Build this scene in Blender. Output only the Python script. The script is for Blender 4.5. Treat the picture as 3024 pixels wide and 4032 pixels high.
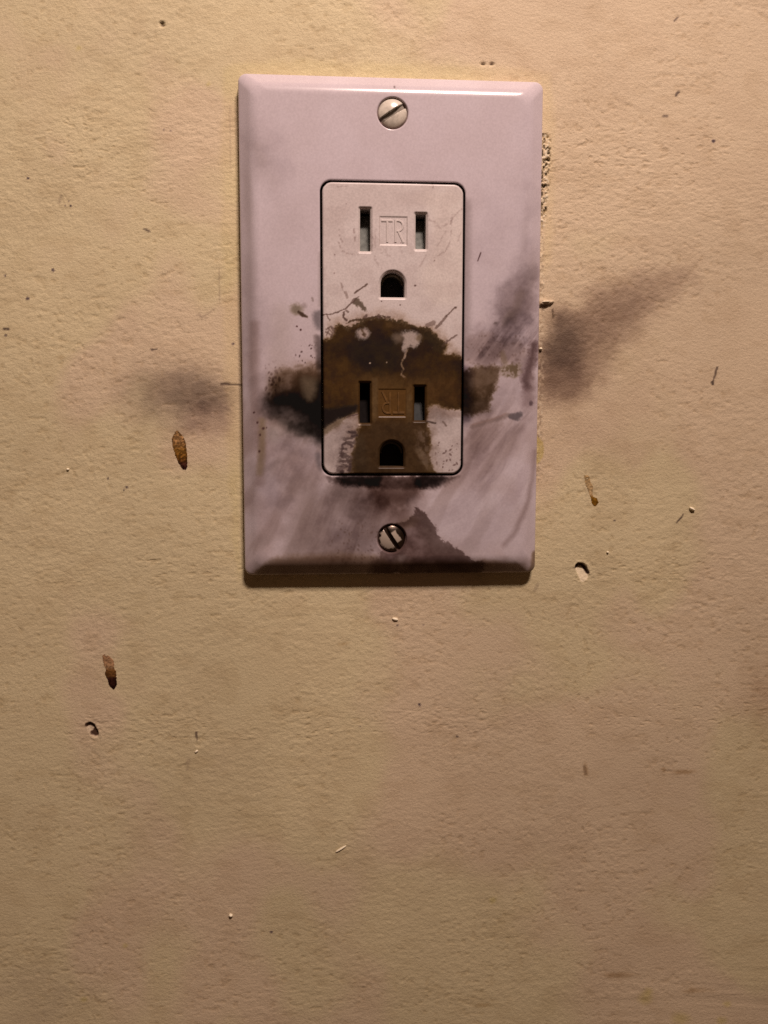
import bpy, math
import numpy as np

# ------------------------------------------------------------------ clear
for o in list(bpy.data.objects):
    bpy.data.objects.remove(o)
S = bpy.context.scene
COL = S.collection
MM = 0.001

# ------------------------------------------------------------------ camera
CAM = np.array([-14.893, -201.257, -24.320])          # millimetres from the middle of the outlet, on the wall
ROT = (1.48100738, -0.00089801, -0.06566109)
FPX = 3300.0                                          # focal length in pixels of a 3024 x 4032 frame
cd = bpy.data.cameras.new('camera')
cam = bpy.data.objects.new('camera', cd)
COL.objects.link(cam)
cam.location = CAM * MM
cam.rotation_mode = 'XYZ'
cam.rotation_euler = ROT
cd.sensor_fit = 'VERTICAL'
cd.sensor_height = 36.0
cd.sensor_width = 27.0
cd.lens = FPX / 4032.0 * 36.0
cd.clip_start = 0.005
cd.clip_end = 50.0
S.camera = cam

# ------------------------------------------------------------------ world and lamp
W = bpy.data.worlds.new('World')
S.world = W
W.use_nodes = True
bg = W.node_tree.nodes['Background']
bg.inputs[0].default_value = (1.0, 0.52, 0.28, 1)
bg.inputs[1].default_value = 0.055


def lamp(name, loc, target, sx, sy, power, color, spread=math.pi):
    ld = bpy.data.lights.new(name, 'AREA')
    ld.shape = 'RECTANGLE'
    ld.size, ld.size_y = sx, sy
    ld.energy = power
    ld.color = color
    ld.spread = spread
    o = bpy.data.objects.new(name, ld)
    COL.objects.link(o)
    o.location = loc
    from mathutils import Vector
    d = Vector(target) - Vector(loc)
    o.rotation_euler = d.to_track_quat('-Z', 'Y').to_euler()
    return o


lamp('ceiling_lamp', (0.118, -0.47, 0.60), (0.0, 0.0, 0.09), 0.16, 0.08, 0.83, (1.0, 0.765, 0.66), math.radians(60))

S.view_settings.view_transform = 'Standard'
S.view_settings.look = 'None'
S.view_settings.gamma = 1.0
S.view_settings.exposure = 0.0
S.view_settings.use_curve_mapping = False
S.render.engine = 'CYCLES'
S.cycles.max_bounces = 6
S.cycles.use_denoising = False


# ------------------------------------------------------------------ survey helpers: photograph pixel <-> place on the wall (mm)
def _rot(rx, ry, rz):
    cx, sx, cy, sy, cz, sz = math.cos(rx), math.sin(rx), math.cos(ry), math.sin(ry), math.cos(rz), math.sin(rz)
    X = np.array([[1, 0, 0], [0, cx, -sx], [0, sx, cx]])
    Y = np.array([[cy, 0, sy], [0, 1, 0], [-sy, 0, cy]])
    Z = np.array([[cz, -sz, 0], [sz, cz, 0], [0, 0, 1]])
    return Z @ Y @ X


RM = _rot(*ROT)


def at(u, v, h=0.0):
    d = RM @ np.array([(u - 1512) / FPX, -(v - 2016) / FPX, -1.0])
    t = (-h - CAM[1]) / d[1]
    p = CAM + d * t
    return float(p[0]), float(p[2])


def ats(pts, h=0.0):
    return [at(u, v, h) for u, v in pts]


def to_uv(x, z, h):
    P = np.stack([x - CAM[0], -h - CAM[1] + 0 * x, z - CAM[2]], -1) @ RM
    return 1512 + FPX * P[..., 0] / -P[..., 2], 2016 - FPX * P[..., 1] / -P[..., 2]


# ------------------------------------------------------------------ numpy noise and paint tools
def vnoise(x, y, seed):
    xi = np.floor(x).astype(np.int64)
    yi = np.floor(y).astype(np.int64)
    fx, fy = x - xi, y - yi
    fx = fx * fx * fx * (fx * (fx * 6 - 15) + 10)
    fy = fy * fy * fy * (fy * (fy * 6 - 15) + 10)

    def hsh(a, b):
        n = (a * 374761393 + b * 668265263 + seed * 974634777) & 0xFFFFFFFF
        n = ((n ^ (n >> 13)) * 1274126177) & 0xFFFFFFFF
        n = (n ^ (n >> 16)) & 0xFFFF
        return n / 65535.0
    a, b, c, d = hsh(xi, yi), hsh(xi + 1, yi), hsh(xi, yi + 1), hsh(xi + 1, yi + 1)
    return (a * (1 - fx) + b * fx) * (1 - fy) + (c * (1 - fx) + d * fx) * fy


def fbm(x, y, seed, octs=4, gain=0.5):
    s, a, t = 0, 1.0, 0
    ca, sa = 0.8, 0.6
    for i in range(octs):
        s = s + a * vnoise(x, y, seed + i * 17)
        t += a
        x, y = (ca * x - sa * y) * 2.03 + 11.3, (sa * x + ca * y) * 2.03 - 7.7
        a *= gain
    return s / t


def sstep(a, b, x):
    t = np.clip((x - a) / (b - a), 0, 1)
    return t * t * (3 - 2 * t)


def seg_dist(u, v, p, q):
    dx, dy = q[0] - p[0], q[1] - p[1]
    L = dx * dx + dy * dy + 1e-9
    t = np.clip(((u - p[0]) * dx + (v - p[1]) * dy) / L, 0, 1)
    return np.hypot(u - p[0] - t * dx, v - p[1] - t * dy), t


def poly_sd(u, v, poly):
    """signed distance, negative inside"""
    d = np.full(u.shape, 1e9)
    ins = np.zeros(u.shape, bool)
    n = len(poly)
    for i in range(n):
        p, q = poly[i], poly[(i + 1) % n]
        dd, _ = seg_dist(u, v, p, q)
        d = np.minimum(d, dd)
        c = (p[1] > v) != (q[1] > v)
        with np.errstate(divide='ignore', invalid='ignore'):
            xx = (q[0] - p[0]) * (v - p[1]) / (q[1] - p[1] + 1e-12) + p[0]
        ins ^= c & (u < xx)
    return np.where(ins, -d, d)


def chaikin(poly, n=1):
    for _ in range(n):
        out = []
        for i in range(len(poly)):
            p, q = poly[i], poly[(i + 1) % len(poly)]
            out += [(p[0] * .8 + q[0] * .2, p[1] * .8 + q[1] * .2), (p[0] * .2 + q[0] * .8, p[1] * .2 + q[1] * .8)]
        poly = out
    return poly


class Paint:
    """a film of dirt over a surface, laid down in survey pixels"""

    def __init__(self, u, v, base):
        self.u, self.v = u, v
        self.c = np.tile(np.array(base, float), (len(u), 1))
        self.dirt = np.zeros(len(u))
        # two warp fields, coarse and fine
        self.w1 = (fbm(u / 60, v / 60, 5) - .5, fbm(u / 60, v / 60, 55) - .5)
        self.w2 = (fbm(u / 12, v / 12, 9) - .5, fbm(u / 12, v / 12, 99) - .5)
        self.w3 = (vnoise(u / 4.2, v / 4.2, 19) - .5, vnoise(u / 4.2, v / 4.2, 109) - .5)
        self.cloud = fbm(u / 75, v / 60, 300, 5, .6)

    def put(self, mask, color, dirt=1.0):
        # a thin dark film multiplies, so layers blend in proportion rather than by difference
        m = np.clip(mask, 0, 1)[:, None]
        self.c = self.c ** (1 - m) * np.array(color, float) ** m
        self.dirt = np.maximum(self.dirt * (1 - 0.3 * m[:, 0]), m[:, 0] * dirt)

    def clean(self, mask, color):
        m = np.clip(mask, 0, 1)[:, None]
        self.c = self.c * (1 - m) + np.array(color) * m
        self.dirt *= 1 - m[:, 0]

    def warped(self, a1, a2):
        a3 = a2 * .35
        return (self.u + self.w1[0] * a1 * 1.3 + self.w2[0] * a2 + self.w3[0] * a3,
                self.v + self.w1[1] * a1 * 1.3 + self.w2[1] * a2 + self.w3[1] * a3)

    def dens(self, mask, D, k=(1.0, 1.04, 1.06), mottle=.35):
        """optical density of a soot film"""
        m = np.clip(mask, 0, 1) * (1 - mottle + 2 * mottle * sstep(.25, .75, self.cloud))
        self.c = self.c * np.exp(-(m * D)[:, None] * np.array(k))
        self.dirt = np.maximum(self.dirt, np.clip(m * D, 0, 1))

    def _box(self, pts, pad):
        a = np.array(pts)
        return ((self.u > a[:, 0].min() - pad) & (self.u < a[:, 0].max() + pad)
                & (self.v > a[:, 1].min() - pad) & (self.v < a[:, 1].max() + pad))

    def area(self, poly, soft, a1=20, a2=12, out=0.5):
        poly = chaikin(poly)
        m = np.zeros(len(self.u))
        k = self._box(poly, soft * 2 + a1 + a2)
        u, v = self.warped(a1, a2)
        sd = poly_sd(u[k], v[k], poly)
        sk = soft * (.45 + 1.1 * self.cloud[k])
        m[k] = 1 - sstep(0, 1, (sd + sk * (1 - out)) / sk)
        return m

    def spot(self, cx, cy, rx, ry, ang=0, soft=0.5, a1=10, a2=8):
        u, v = self.warped(a1, a2)
        c, s = math.cos(math.radians(ang)), math.sin(math.radians(ang))
        x, y = (u - cx) * c + (v - cy) * s, -(u - cx) * s + (v - cy) * c
        r = np.hypot(x / rx, y / ry)
        return 1 - sstep(1 - soft, 1 + soft, r)

    def line(self, pts, w, soft=1.5, a1=3, a2=6, taper=False, breakup=0.0, seed=3):
        m = np.zeros(len(self.u))
        k = self._box(pts, w * 2 + soft + a1 + a2 + 4)
        u, v = self.warped(a1, a2)
        u, v = u[k], v[k]
        mm = np.zeros(u.shape)
        n = len(pts) - 1
        for i in range(n):
            d, t = seg_dist(u, v, pts[i], pts[i + 1])
            ww = w
            if taper:
                tt = (i + t) / n
                ww = w * np.clip(1.15 - np.abs(tt - .4) * 1.6, .1, 1)
            mm = np.maximum(mm, 1 - sstep(ww - soft * .5, ww + soft, d))
        if breakup:
            mm *= sstep(breakup - .12, breakup + .12, fbm(u / 9, v / 9, seed, 3))
        m[k] = mm
        return m

    def specks(self, poly, cell, density, r, seed, soft=20):
        reg = self.area(poly, soft, 20, 10)
        u, v = self.u, self.v
        ci, cj = np.floor(u / cell), np.floor(v / cell)
        m = np.zeros(len(u))
        k = reg > 0.02
        for di in (-1, 0, 1):
            for dj in (-1, 0, 1):
                a, b = (ci[k] + di), (cj[k] + dj)
                h1 = vnoise(a, b, seed)
                h2 = vnoise(a, b, seed + 1)
                h3 = vnoise(a, b, seed + 2)
                h4 = vnoise(a, b, seed + 3)
                x = (a + .15 + .7 * h1) * cell
                y = (b + .15 + .7 * h2) * cell
                ang = h3 * 6.28
                ca, sa = np.cos(ang), np.sin(ang)
                dx, dy = u[k] - x, v[k] - y
                rr = r * (.4 + h4)
                d = np.hypot((dx * ca + dy * sa) / (rr * (1 + h1)), (-dx * sa + dy * ca) / rr)
                on = vnoise(a, b, seed + 4) < density
                m[k] = np.maximum(m[k], np.where(on, 1 - sstep(.5, 1.2, d), 0))
        return m * reg


# ------------------------------------------------------------------ mesh helpers
def mesh_from(name, verts_mm, faces, smooth=True):
    """verts_mm: (n,3) in mm; faces: (m,4) int array, or a list of tuples"""
    me = bpy.data.meshes.new(name)
    v = np.asarray(verts_mm, dtype=np.float64) * MM
    if isinstance(faces, np.ndarray) and faces.ndim == 2:
        n, k = faces.shape
        me.vertices.add(len(v))
        me.vertices.foreach_set('co', v.astype(np.float32).ravel())
        me.loops.add(n * k)
        me.loops.foreach_set('vertex_index', faces.astype(np.int32).ravel())
        me.polygons.add(n)
        me.polygons.foreach_set('loop_start', np.arange(0, n * k, k, dtype=np.int32))
        me.update(calc_edges=True)
        me.validate()
    else:
        me.from_pydata([tuple(p) for p in v], [], [tuple(f) for f in faces])
        me.update()
    if smooth:
        me.polygons.foreach_set('use_smooth', np.ones(len(me.polygons), bool))
    return me


def set_color(me, name, rgb):
    a = me.color_attributes.new(name, 'FLOAT_COLOR', 'POINT')
    d = np.ones((len(rgb), 4), np.float32)
    d[:, :3] = rgb
    a.data.foreach_set('color', d.ravel())


def set_float(me, name, val):
    a = me.attributes.new(name, 'FLOAT', 'POINT')
    a.data.foreach_set('value', np.asarray(val, np.float32))


def link(name, me, mat, parent=None):
    o = bpy.data.objects.new(name, me)
    COL.objects.link(o)
    if mat:
        me.materials.append(mat)
    if parent:
        o.parent = parent
    return o


def tag(o, label, cat, group=None):
    o['label'] = label
    o['category'] = cat
    if group:
        o['group'] = group
    return o


# ------------------------------------------------------------------ materials
def new_mat(name):
    m = bpy.data.materials.new(name)
    m.use_nodes = True
    nt = m.node_tree
    b = nt.nodes['Principled BSDF']
    return m, nt, b


def film_mat(name, rough_clean, rough_dirty, grain=0.05, bump=0.00002, bscale=2500, coat=0.0, spec=0.5):
    """plastic or paint with a film of dirt: colour and dirt come with the mesh, fine grain is procedural"""
    m, nt, b = new_mat(name)
    N, L = nt.nodes, nt.links
    a = N.new('ShaderNodeAttribute'); a.attribute_name = 'film'
    d = N.new('ShaderNodeAttribute'); d.attribute_name = 'dirt'
    tc = N.new('ShaderNodeTexCoord')
    n1 = N.new('ShaderNodeTexNoise'); n1.inputs['Scale'].default_value = bscale
    n1.inputs['Detail'].default_value = 3
    L.new(tc.outputs['Object'], n1.inputs['Vector'])
    mr = N.new('ShaderNodeMapRange')
    mr.inputs[1].default_value, mr.inputs[2].default_value = 0.3, 0.7
    mr.inputs[3].default_value, mr.inputs[4].default_value = 1 - grain, 1 + grain
    L.new(n1.outputs[0], mr.inputs[0])
    vm = N.new('ShaderNodeVectorMath'); vm.operation = 'SCALE'
    L.new(a.outputs['Color'], vm.inputs[0]); L.new(mr.outputs[0], vm.inputs['Scale'])
    L.new(vm.outputs[0], b.inputs['Base Color'])
    r = N.new('ShaderNodeMapRange')
    r.inputs[3].default_value, r.inputs[4].default_value = rough_clean, rough_dirty
    L.new(d.outputs['Fac'], r.inputs[0])
    L.new(r.outputs[0], b.inputs['Roughness'])
    bp = N.new('ShaderNodeBump'); bp.inputs['Distance'].default_value = bump
    bp.inputs['Strength'].default_value = 1.0
    L.new(n1.outputs[0], bp.inputs['Height'])
    L.new(bp.outputs[0], b.inputs['Normal'])
    sp = N.new('ShaderNodeMapRange')
    sp.inputs[3].default_value, sp.inputs[4].default_value = spec, 0.03
    L.new(d.outputs['Fac'], sp.inputs[0])
    L.new(sp.outputs[0], b.inputs['Specular IOR Level'])
    return m


M_plate = film_mat('plate_plastic', 0.19, 0.62, grain=0.06, bump=0.0000004)
M_face = film_mat('receptacle_plastic', 0.34, 0.45, grain=0.10, bump=0.000006)
M_drip = film_mat('dried_drip', 0.45, 0.5, grain=0.35, bump=0.00003, bscale=1800)


def wall_mat():
    m, nt, b = new_mat('painted_plaster')
    N, L = nt.nodes, nt.links
    a = N.new('ShaderNodeAttribute'); a.attribute_name = 'film'
    tc = N.new('ShaderNodeTexCoord')

    def noise(scale, sx, sz, detail=3, rough=.5, rot=0):
        mp = N.new('ShaderNodeMapping')
        mp.inputs['Scale'].default_value = (sx, 1, sz)
        mp.inputs['Rotation'].default_value = (0, rot, 0)
        L.new(tc.outputs['Object'], mp.inputs[0])
        n = N.new('ShaderNodeTexNoise')
        n.inputs['Scale'].default_value = scale
        n.inputs['Detail'].default_value = detail
        n.inputs['Roughness'].default_value = rough
        L.new(mp.outputs[0], n.inputs['Vector'])
        return n
    fine = noise(1500, .8, 1.1, 4, .65, .1)
    grain = noise(3300, 1, 1, 2, .7)
    mix = N.new('ShaderNodeMath'); mix.operation = 'MULTIPLY_ADD'
    L.new(grain.outputs[0], mix.inputs[0]); mix.inputs[1].default_value = 0.35
    L.new(fine.outputs[0], mix.inputs[2])
    bp = N.new('ShaderNodeBump')
    bp.inputs['Distance'].default_value = 0.00014
    L.new(mix.outputs[0], bp.inputs['Height'])
    L.new(bp.outputs[0], b.inputs['Normal'])
    mr = N.new('ShaderNodeMapRange')
    mr.inputs[1].default_value, mr.inputs[2].default_value = 0.3, 0.7
    mr.inputs[3].default_value, mr.inputs[4].default_value = 0.87, 1.13
    L.new(grain.outputs[0], mr.inputs[0])
    vm = N.new('ShaderNodeVectorMath'); vm.operation = 'SCALE'
    L.new(a.outputs['Color'], vm.inputs[0]); L.new(mr.outputs[0], vm.inputs['Scale'])
    L.new(vm.outputs[0], b.inputs['Base Color'])
    b.inputs['Roughness'].default_value = 0.62
    b.inputs['Specular IOR Level'].default_value = 0.35
    return m


M_wall = wall_mat()


def plain(name, col, rough=.5, metal=0.0, nscale=900, var=.15, bump=0.00002, spec=.3):
    m, nt, b = new_mat(name)
    N, L = nt.nodes, nt.links
    tc = N.new('ShaderNodeTexCoord')
    n = N.new('ShaderNodeTexNoise'); n.inputs['Scale'].default_value = nscale; n.inputs['Detail'].default_value = 4
    L.new(tc.outputs['Object'], n.inputs['Vector'])
    mr = N.new('ShaderNodeMapRange')
    mr.inputs[1].default_value, mr.inputs[2].default_value = .3, .7
    mr.inputs[3].default_value, mr.inputs[4].default_value = 1 - var, 1 + var
    L.new(n.outputs[0], mr.inputs[0])
    vm = N.new('ShaderNodeVectorMath'); vm.operation = 'SCALE'
    vm.inputs[0].default_value = col
    L.new(mr.outputs[0], vm.inputs['Scale'])
    L.new(vm.outputs[0], b.inputs['Base Color'])
    b.inputs['Roughness'].default_value = rough
    b.inputs['Metallic'].default_value = metal
    b.inputs['Specular IOR Level'].default_value = spec
    bp = N.new('ShaderNodeBump'); bp.inputs['Distance'].default_value = bump
    L.new(n.outputs[0], bp.inputs['Height']); L.new(bp.outputs[0], b.inputs['Normal'])
    return m


M_shutter = plain('grey_shutter', (.17, .185, .175), .6, var=.3, spec=.1)
M_inside = plain('dark_interior', (.012, .010, .009), .7)
M_flake = plain('paint_flake', (.90, .83, .64), .5, var=.05)
M_debris = plain('crumbled_plaster', (.80, .73, .58), .8)
M_hair = plain('dark_fibre', (.05, .03, .02), .6)

WALL = (.655, .568, .358)
PLATE = (.64, .575, .635)
FACE = (.66, .60, .60)
SOOT = (.022, .018, .017)

# =================================================================== THE WALL
def axis(lo, hi, step, dense, far=520):
    """line positions: fine in the view, extra fine inside the dense intervals, stretching out beyond"""
    xs = []
    x = lo
    while x < hi:
        xs.append(x)
        s = step
        for a, b, st in dense:
            if a <= x <= b:
                s = min(s, st)
        x += s
    out = []
    g, x = step * 1.5, hi
    while x < far:
        out.append(x); x += g; g *= 1.35
    out.append(far)
    lft = []
    g, x = step * 1.5, lo - step
    while x > -far:
        lft.append(x); x -= g; g *= 1.35
    lft.append(-far)
    return np.array(sorted(lft) + xs + out)


g1 = at(2290, 2240)      # crescent gouge right of the plate
g2 = at(362, 2872)       # ring shaped gouge, bottom left
crumb = at(2148, 700)
tear = at(2145, 1195)
wx = axis(-118, 96, .30, [(g1[0] - 3, g1[0] + 3, .14), (g2[0] - 3, g2[0] + 3, .14), (33.5, 38.5, .14)])
wz = axis(-196, 96, .30, [(g1[1] - 3.5, g1[1] + 3.5, .14), (g2[1] - 3.5, g2[1] + 3.5, .14), (26, 48, .16)])
GX, GZ = np.meshgrid(wx, wz)
nx, nz = len(wx), len(wz)
X, Z = GX.ravel(), GZ.ravel()
U, V = to_uv(X, Z, 0.0)
inside = (np.abs(X) < 130) & (np.abs(Z) < 170)
# --- relief (mm, positive towards the room): stippled paint with shallow sags and pits
rel = (fbm(X / 40, Z / 30, 71, 2) - .5) * .25
ang = 0.12 * (fbm(X / 80, Z / 80, 31, 1) - .5)
xr = X * np.cos(ang) - Z * np.sin(ang)
zr = X * np.sin(ang) + Z * np.cos(ang)
n_a = fbm(xr / 1.5, zr / .85, 12, 3, .6)
n_b = fbm(xr / .8, zr / .55, 23, 2, .5)
vary = .55 + .9 * sstep(.35, .65, fbm(X / 28, Z / 22, 44, 2))
rel += (n_a - .5) * .10 * vary + (n_b - .5) * .05 * vary
pit = sstep(.66, .80, fbm(xr / 1.35, zr / .85, 61, 2)) * sstep(.3, .6, fbm(X / 18, Z / 14, 67, 2))
rel -= pit * .085
# brushed ridges low on the right, and drag marks low on the left
rid = sstep(2200, 2600, U) * sstep(3780, 3860, V)
rel += (vnoise((X * .02 + 3), (Z + .10 * np.maximum(X - 40, 0)) / .9, 8) - .5) * .13 * rid
dg = sstep(1500, 200, U) * sstep(2500, 3000, V) * sstep(3500, 3300, V)
rel += (vnoise((X * .05 + 9), (Z + .33 * X) / 1.1, 18) - .5) * .02 * dg
rel = np.where(inside, rel, rel * .6)

PW = Paint(U, V, WALL)
c = PW.c
# broad colour drift of an old, dirty coat
t = fbm(U / 700, V / 600, 3, 3)[:, None]
c *= 1 + (t - .5) * .18
t = sstep(.42, .66, fbm(U / 420, V / 520, 91, 3) + .00013 * (U - 1500))[:, None]
c *= 1 + t * (np.array([1.0, .945, 1.04]) - 1)
t = sstep(.5, .7, fbm(U / 160, V / 140, 113, 3))[:, None]
c *= 1 - t * .05 * np.array([.8, 1, 1.1])
# pits a little darker and browner
c *= 1 - (pit * .12)[:, None] * np.array([.8, 1, 1.3])
# yellow margin round the plate
yl = PW.area([(870, 280), (935, 230), (2150, 262), (2180, 400), (2180, 1000), (2140, 1100), (2140, 600), (2120, 400), (940, 400), (950, 2250), (930, 2300), (880, 1500)], 40, 20, 8)
PW.c *= 1 + yl[:, None] * (np.array([1.02, 1.02, .94]) - 1)
# yellow specks
for (a, b, r) in [(310, 192, 8), (2540, 3930, 18), (2550, 3905, 12), (2680, 4010, 22), (2860, 3950, 10), (330, 3935, 9), (495, 3725, 8), (1940, 3545, 10), (820, 330, 6), (2840, 4020, 14)]:
    PW.put(PW.spot(a, b, r * 1.3, r, 0, .9, 8, 10) * .35, (.50, .42, .12))
PW.put(PW.area([(2100, 1715), (2135, 1730), (2145, 1790), (2115, 1830), (2100, 1830)], 10, 6, 8) * .55, (.46, .36, .10))
# general soot halo right of the plate and the two smudges
SB = (.20, .135, .095)
SG = (.17, .13, .10)
tex_ = .90 + .28 * sstep(.3, .7, n_a)
lk = (.95, 1.02, .98)
PW.dens(tex_ * PW.spot(700, 1540, 190, 105, 4, .7, 40, 20), .44, lk, .08)
PW.dens(tex_ * PW.spot(765, 1545, 128, 72, 10, .6, 30, 18), .42, lk, .08)
PW.dens(tex_ * PW.spot(825, 1562, 62, 46, 25, .6, 20, 20), .26, lk, .2)
PW.dens(tex_ * PW.spot(815, 1650, 92, 72, -30, .6, 40, 26), .36, (.88, 1.06, .95), .2)
PW.dens(tex_ * PW.spot(640, 1620, 150, 80, 0, .85, 60, 26), .16, lk, .2)
rk = (.90, 1.06, 1.06)
PW.dens(tex_ * PW.area([(2182, 1228), (2240, 1222), (2330, 1155), (2450, 1110), (2580, 1070), (2700, 1060), (2740, 1090), (2640, 1180), (2540, 1270), (2440, 1370), (2370, 1470), (2320, 1570), (2230, 1590), (2120, 1580), (2110, 1400), (2156, 1320)], 120, 36, 18, .5), .46, rk, .10)
PW.dens(tex_ * PW.area([(2182, 1236), (2260, 1226), (2380, 1200), (2520, 1150), (2560, 1180), (2460, 1280), (2350, 1400), (2310, 1540), (2120, 1560), (2120, 1400), (2160, 1320)], 150, 30, 16, .5), .34, rk, .10)
PW.dens(tex_ * PW.area([(2184, 1238), (2245, 1234), (2290, 1290), (2310, 1370), (2290, 1440), (2240, 1460), (2120, 1450), (2120, 1400), (2162, 1320)], 80, 20, 16), .46, (.96, 1.04, 1.04), .10)
PW.dens(tex_ * PW.spot(2205, 1350, 52, 70, 8, .7, 20, 20), .26, (1, 1.04, 1.02), .2)
PW.dens(tex_ * PW.area([(2120, 1400), (2300, 1400), (2330, 1500), (2300, 1570), (2120, 1560)], 80, 30, 24), .30, rk, .2)
PW.dens(tex_ * PW.spot(2330, 1680, 240, 170, 0, .9, 80, 20), .10, rk)
PW.dens(PW.spot(3035, 2800, 60, 130, 0, .9, 50, 30), .20, (.75, 1.0, 1.2))
PW.dens(PW.spot(2960, 2720, 60, 160, 10, .9, 60, 30), .14, (.8, 1.0, 1.2))
PW.dens(PW.spot(480, 150, 300, 130, 0, .9, 80, 30), .06, (.9, 1.0, .9))
PW.dens(PW.spot(120, 3950, 200, 120, 0, .9, 80, 30), .10, (1.0, 1.1, .8))
PW.dens(sstep(.52, .72, fbm(U / 90, V / 50, 977, 4)) * np.where(np.abs(U - 1500) < 2000, 1, 0), .07, (.8, 1.0, 1.3))
for (a, b, rx_, ry_, k_) in [(2305, 3030, 12, 22, .5), (2690, 3040, 40, 8, .4), (2610, 3030, 10, 6, .5), (2440, 3840, 60, 9, .35), (2750, 3900, 50, 8, .3), (1900, 3960, 30, 8, .3), (240, 1410, 14, 9, .35), (1350, 2535, 18, 6, .3)]:
    PW.dens(PW.spot(a, b, rx_, ry_, 0, .7, 12, 12), k_, (.7, .95, 1.3))
# little dots and ticks; two faint dots paint in the shadows of pits
DOT_AND_SHADOW = (.035, .022, .03)
for (a, b, r) in [(110, 702, 5), (208, 1063, 6), (109, 1175, 6.5), (278, 811, 4), (257, 810, 3), (270, 791, 3), (918, 1354, 5), (498, 1919, 5.5), (487, 1932, 4), (425, 1885, 4), (682, 650, 3), (1652, 2774, 6), (1800, 2900, 4), (20, 1086, 4), (1417, 2860, 3), (1068, 3670, 5), (1668, 2461, 3), (645, 510, 3.5), (672, 515, 3.5), (2808, 555, 7), (2420, 2050, 4), (1565, 2462, 4), (22, 1320, 4)]:
    PW.put(PW.spot(a, b, r, r * .9, 20, .4, 3, 3) * (.68 if r > 3.5 else .35), DOT_AND_SHADOW)
for pts, w, k in [([(15, 1293), (35, 1295)], 4, .9), ([(596, 1378), (618, 1376)], 3.5, .9), ([(568, 902), (588, 910)], 3.5, .9),
                  ([(2823, 1448), (2815, 1480), (2806, 1510)], 4, .7), ([(2804, 1506), (2807, 1513)], 5, .9), ([(2668, 2056), (2690, 2026)], 3, .8),
                  ([(2658, 80), (2668, 68)], 4, .6), ([(2663, 374), (2673, 362)], 5, .7), ([(2612, 457), (2628, 456)], 4, .6),
                  ([(775, 1240), (800, 1245), (812, 1252)], 5, .13), ([(808, 1242), (845, 1215)], 4, .14), ([(785, 1235), (795, 1258)], 4, .12),
                  ([(862, 1055), (864, 1180)], 1.8, .16), ([(906, 420), (910, 690)], 1.8, .10), ([(84, 490), (150, 560), (215, 640)], 1.8, .10),
                  ([(2425, 390), (2490, 415), (2560, 440)], 3, .08), ([(2118, 2300), (2105, 2325)], 7, .14), ([(772, 2885), (776, 2912)], 4.5, .6),
                  ([(2300, 3020), (2305, 3045)], 7, .18), ([(240, 770), (232, 800)], 6, .15), ([(730, 3010), (745, 2990), (738, 3030)], 5, .12)]:
    PW.put(PW.line(pts, w * .85, 2, 3, 4) * k * .8, (.06, .04, .03))
# grime line along the left edge of the plate and the torn paint along the right edge
cr = PW.area([(2128, 525), (2152, 525), (2166, 560), (2164, 620), (2166, 680), (2158, 760), (2150, 860), (2142, 905), (2122, 905)], 12, 6, 8)
cn = fbm(U / 9, V / 9, 201, 3)
cn2 = fbm(U / 7, V / 7, 231, 2)
dk = cr * sstep(.50, .58, cn)
dens = sstep(540, 600, V) * sstep(870, 760, V) * .9 + .15
PW.put(dk * np.clip(dens * .95, 0, 1), (.055, .036, .014))
PW.put(cr * sstep(.56, .66, cn2) * .8, (.80, .74, .58))
cr = cr * (.35 + .65 * sstep(.35, .6, fbm(U / 26, V / 40, 251, 2)))
rel += np.where(cr > 0.01, cr * (sstep(.46, .56, cn) * -.6 + (cn2 - .4) * .5), 0)
e2 = PW.area([(2105, 905), (2145, 905), (2142, 1350), (2138, 1650), (2128, 1900), (2085, 1900)], 10, 4, 6)
rel += e2 * (fbm(U / 10, V / 14, 301, 3) - .45) * .35 * (.3 + sstep(.45, .65, fbm(U / 40, V / 60, 341, 2)))
PW.put(e2 * sstep(.60, .70, fbm(U / 8, V / 8, 311, 2)) * .30, (.12, .08, .05))
PW.put(e2 * sstep(.58, .70, fbm(U / 9, V / 9, 331, 2)) * .35, (.85, .80, .62))
# torn lip above the right smudge
lip = PW.area([(2122, 1190), (2160, 1184), (2185, 1186), (2165, 1198), (2125, 1204)], 5, 3, 4)
rel += lip * .8
PW.put(PW.area([(2125, 1200), (2165, 1198), (2150, 1208), (2125, 1208)], 5, 3, 4) * .6, (.10, .06, .03))
PW.put(PW.line([(2176, 1218), (2178, 1250)], 3, 2) * .6, (.08, .05, .03))
rel -= PW.line([(2178, 1236), (2176, 1300)], 3, 3) * .15
# crack and hairlines on the left of the plate
ck = PW.line([(872, 1508), (905, 1512), (960, 1518)], 2.2, 1.6, 2, 3)
PW.put(ck * .75, (.05, .03, .02)); rel -= ck * .1
PW.put(PW.line([(868, 1514), (905, 1514)], 1.2, 1.4, 2, 3) * .5, (.05, .03, .02))
# tiny dents on top of the frame
for (a, b) in [(637, 90), (1937, 252), (1903, 252), (640, 100)]:
    mm_ = PW.spot(a, b, 10, 6, 0, .5, 2, 2)
    rel -= mm_ * .5
    PW.put(PW.spot(a, b - 2, 7, 4, 0, .5, 2, 2) * .6, (.05, .03, .02))
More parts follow.
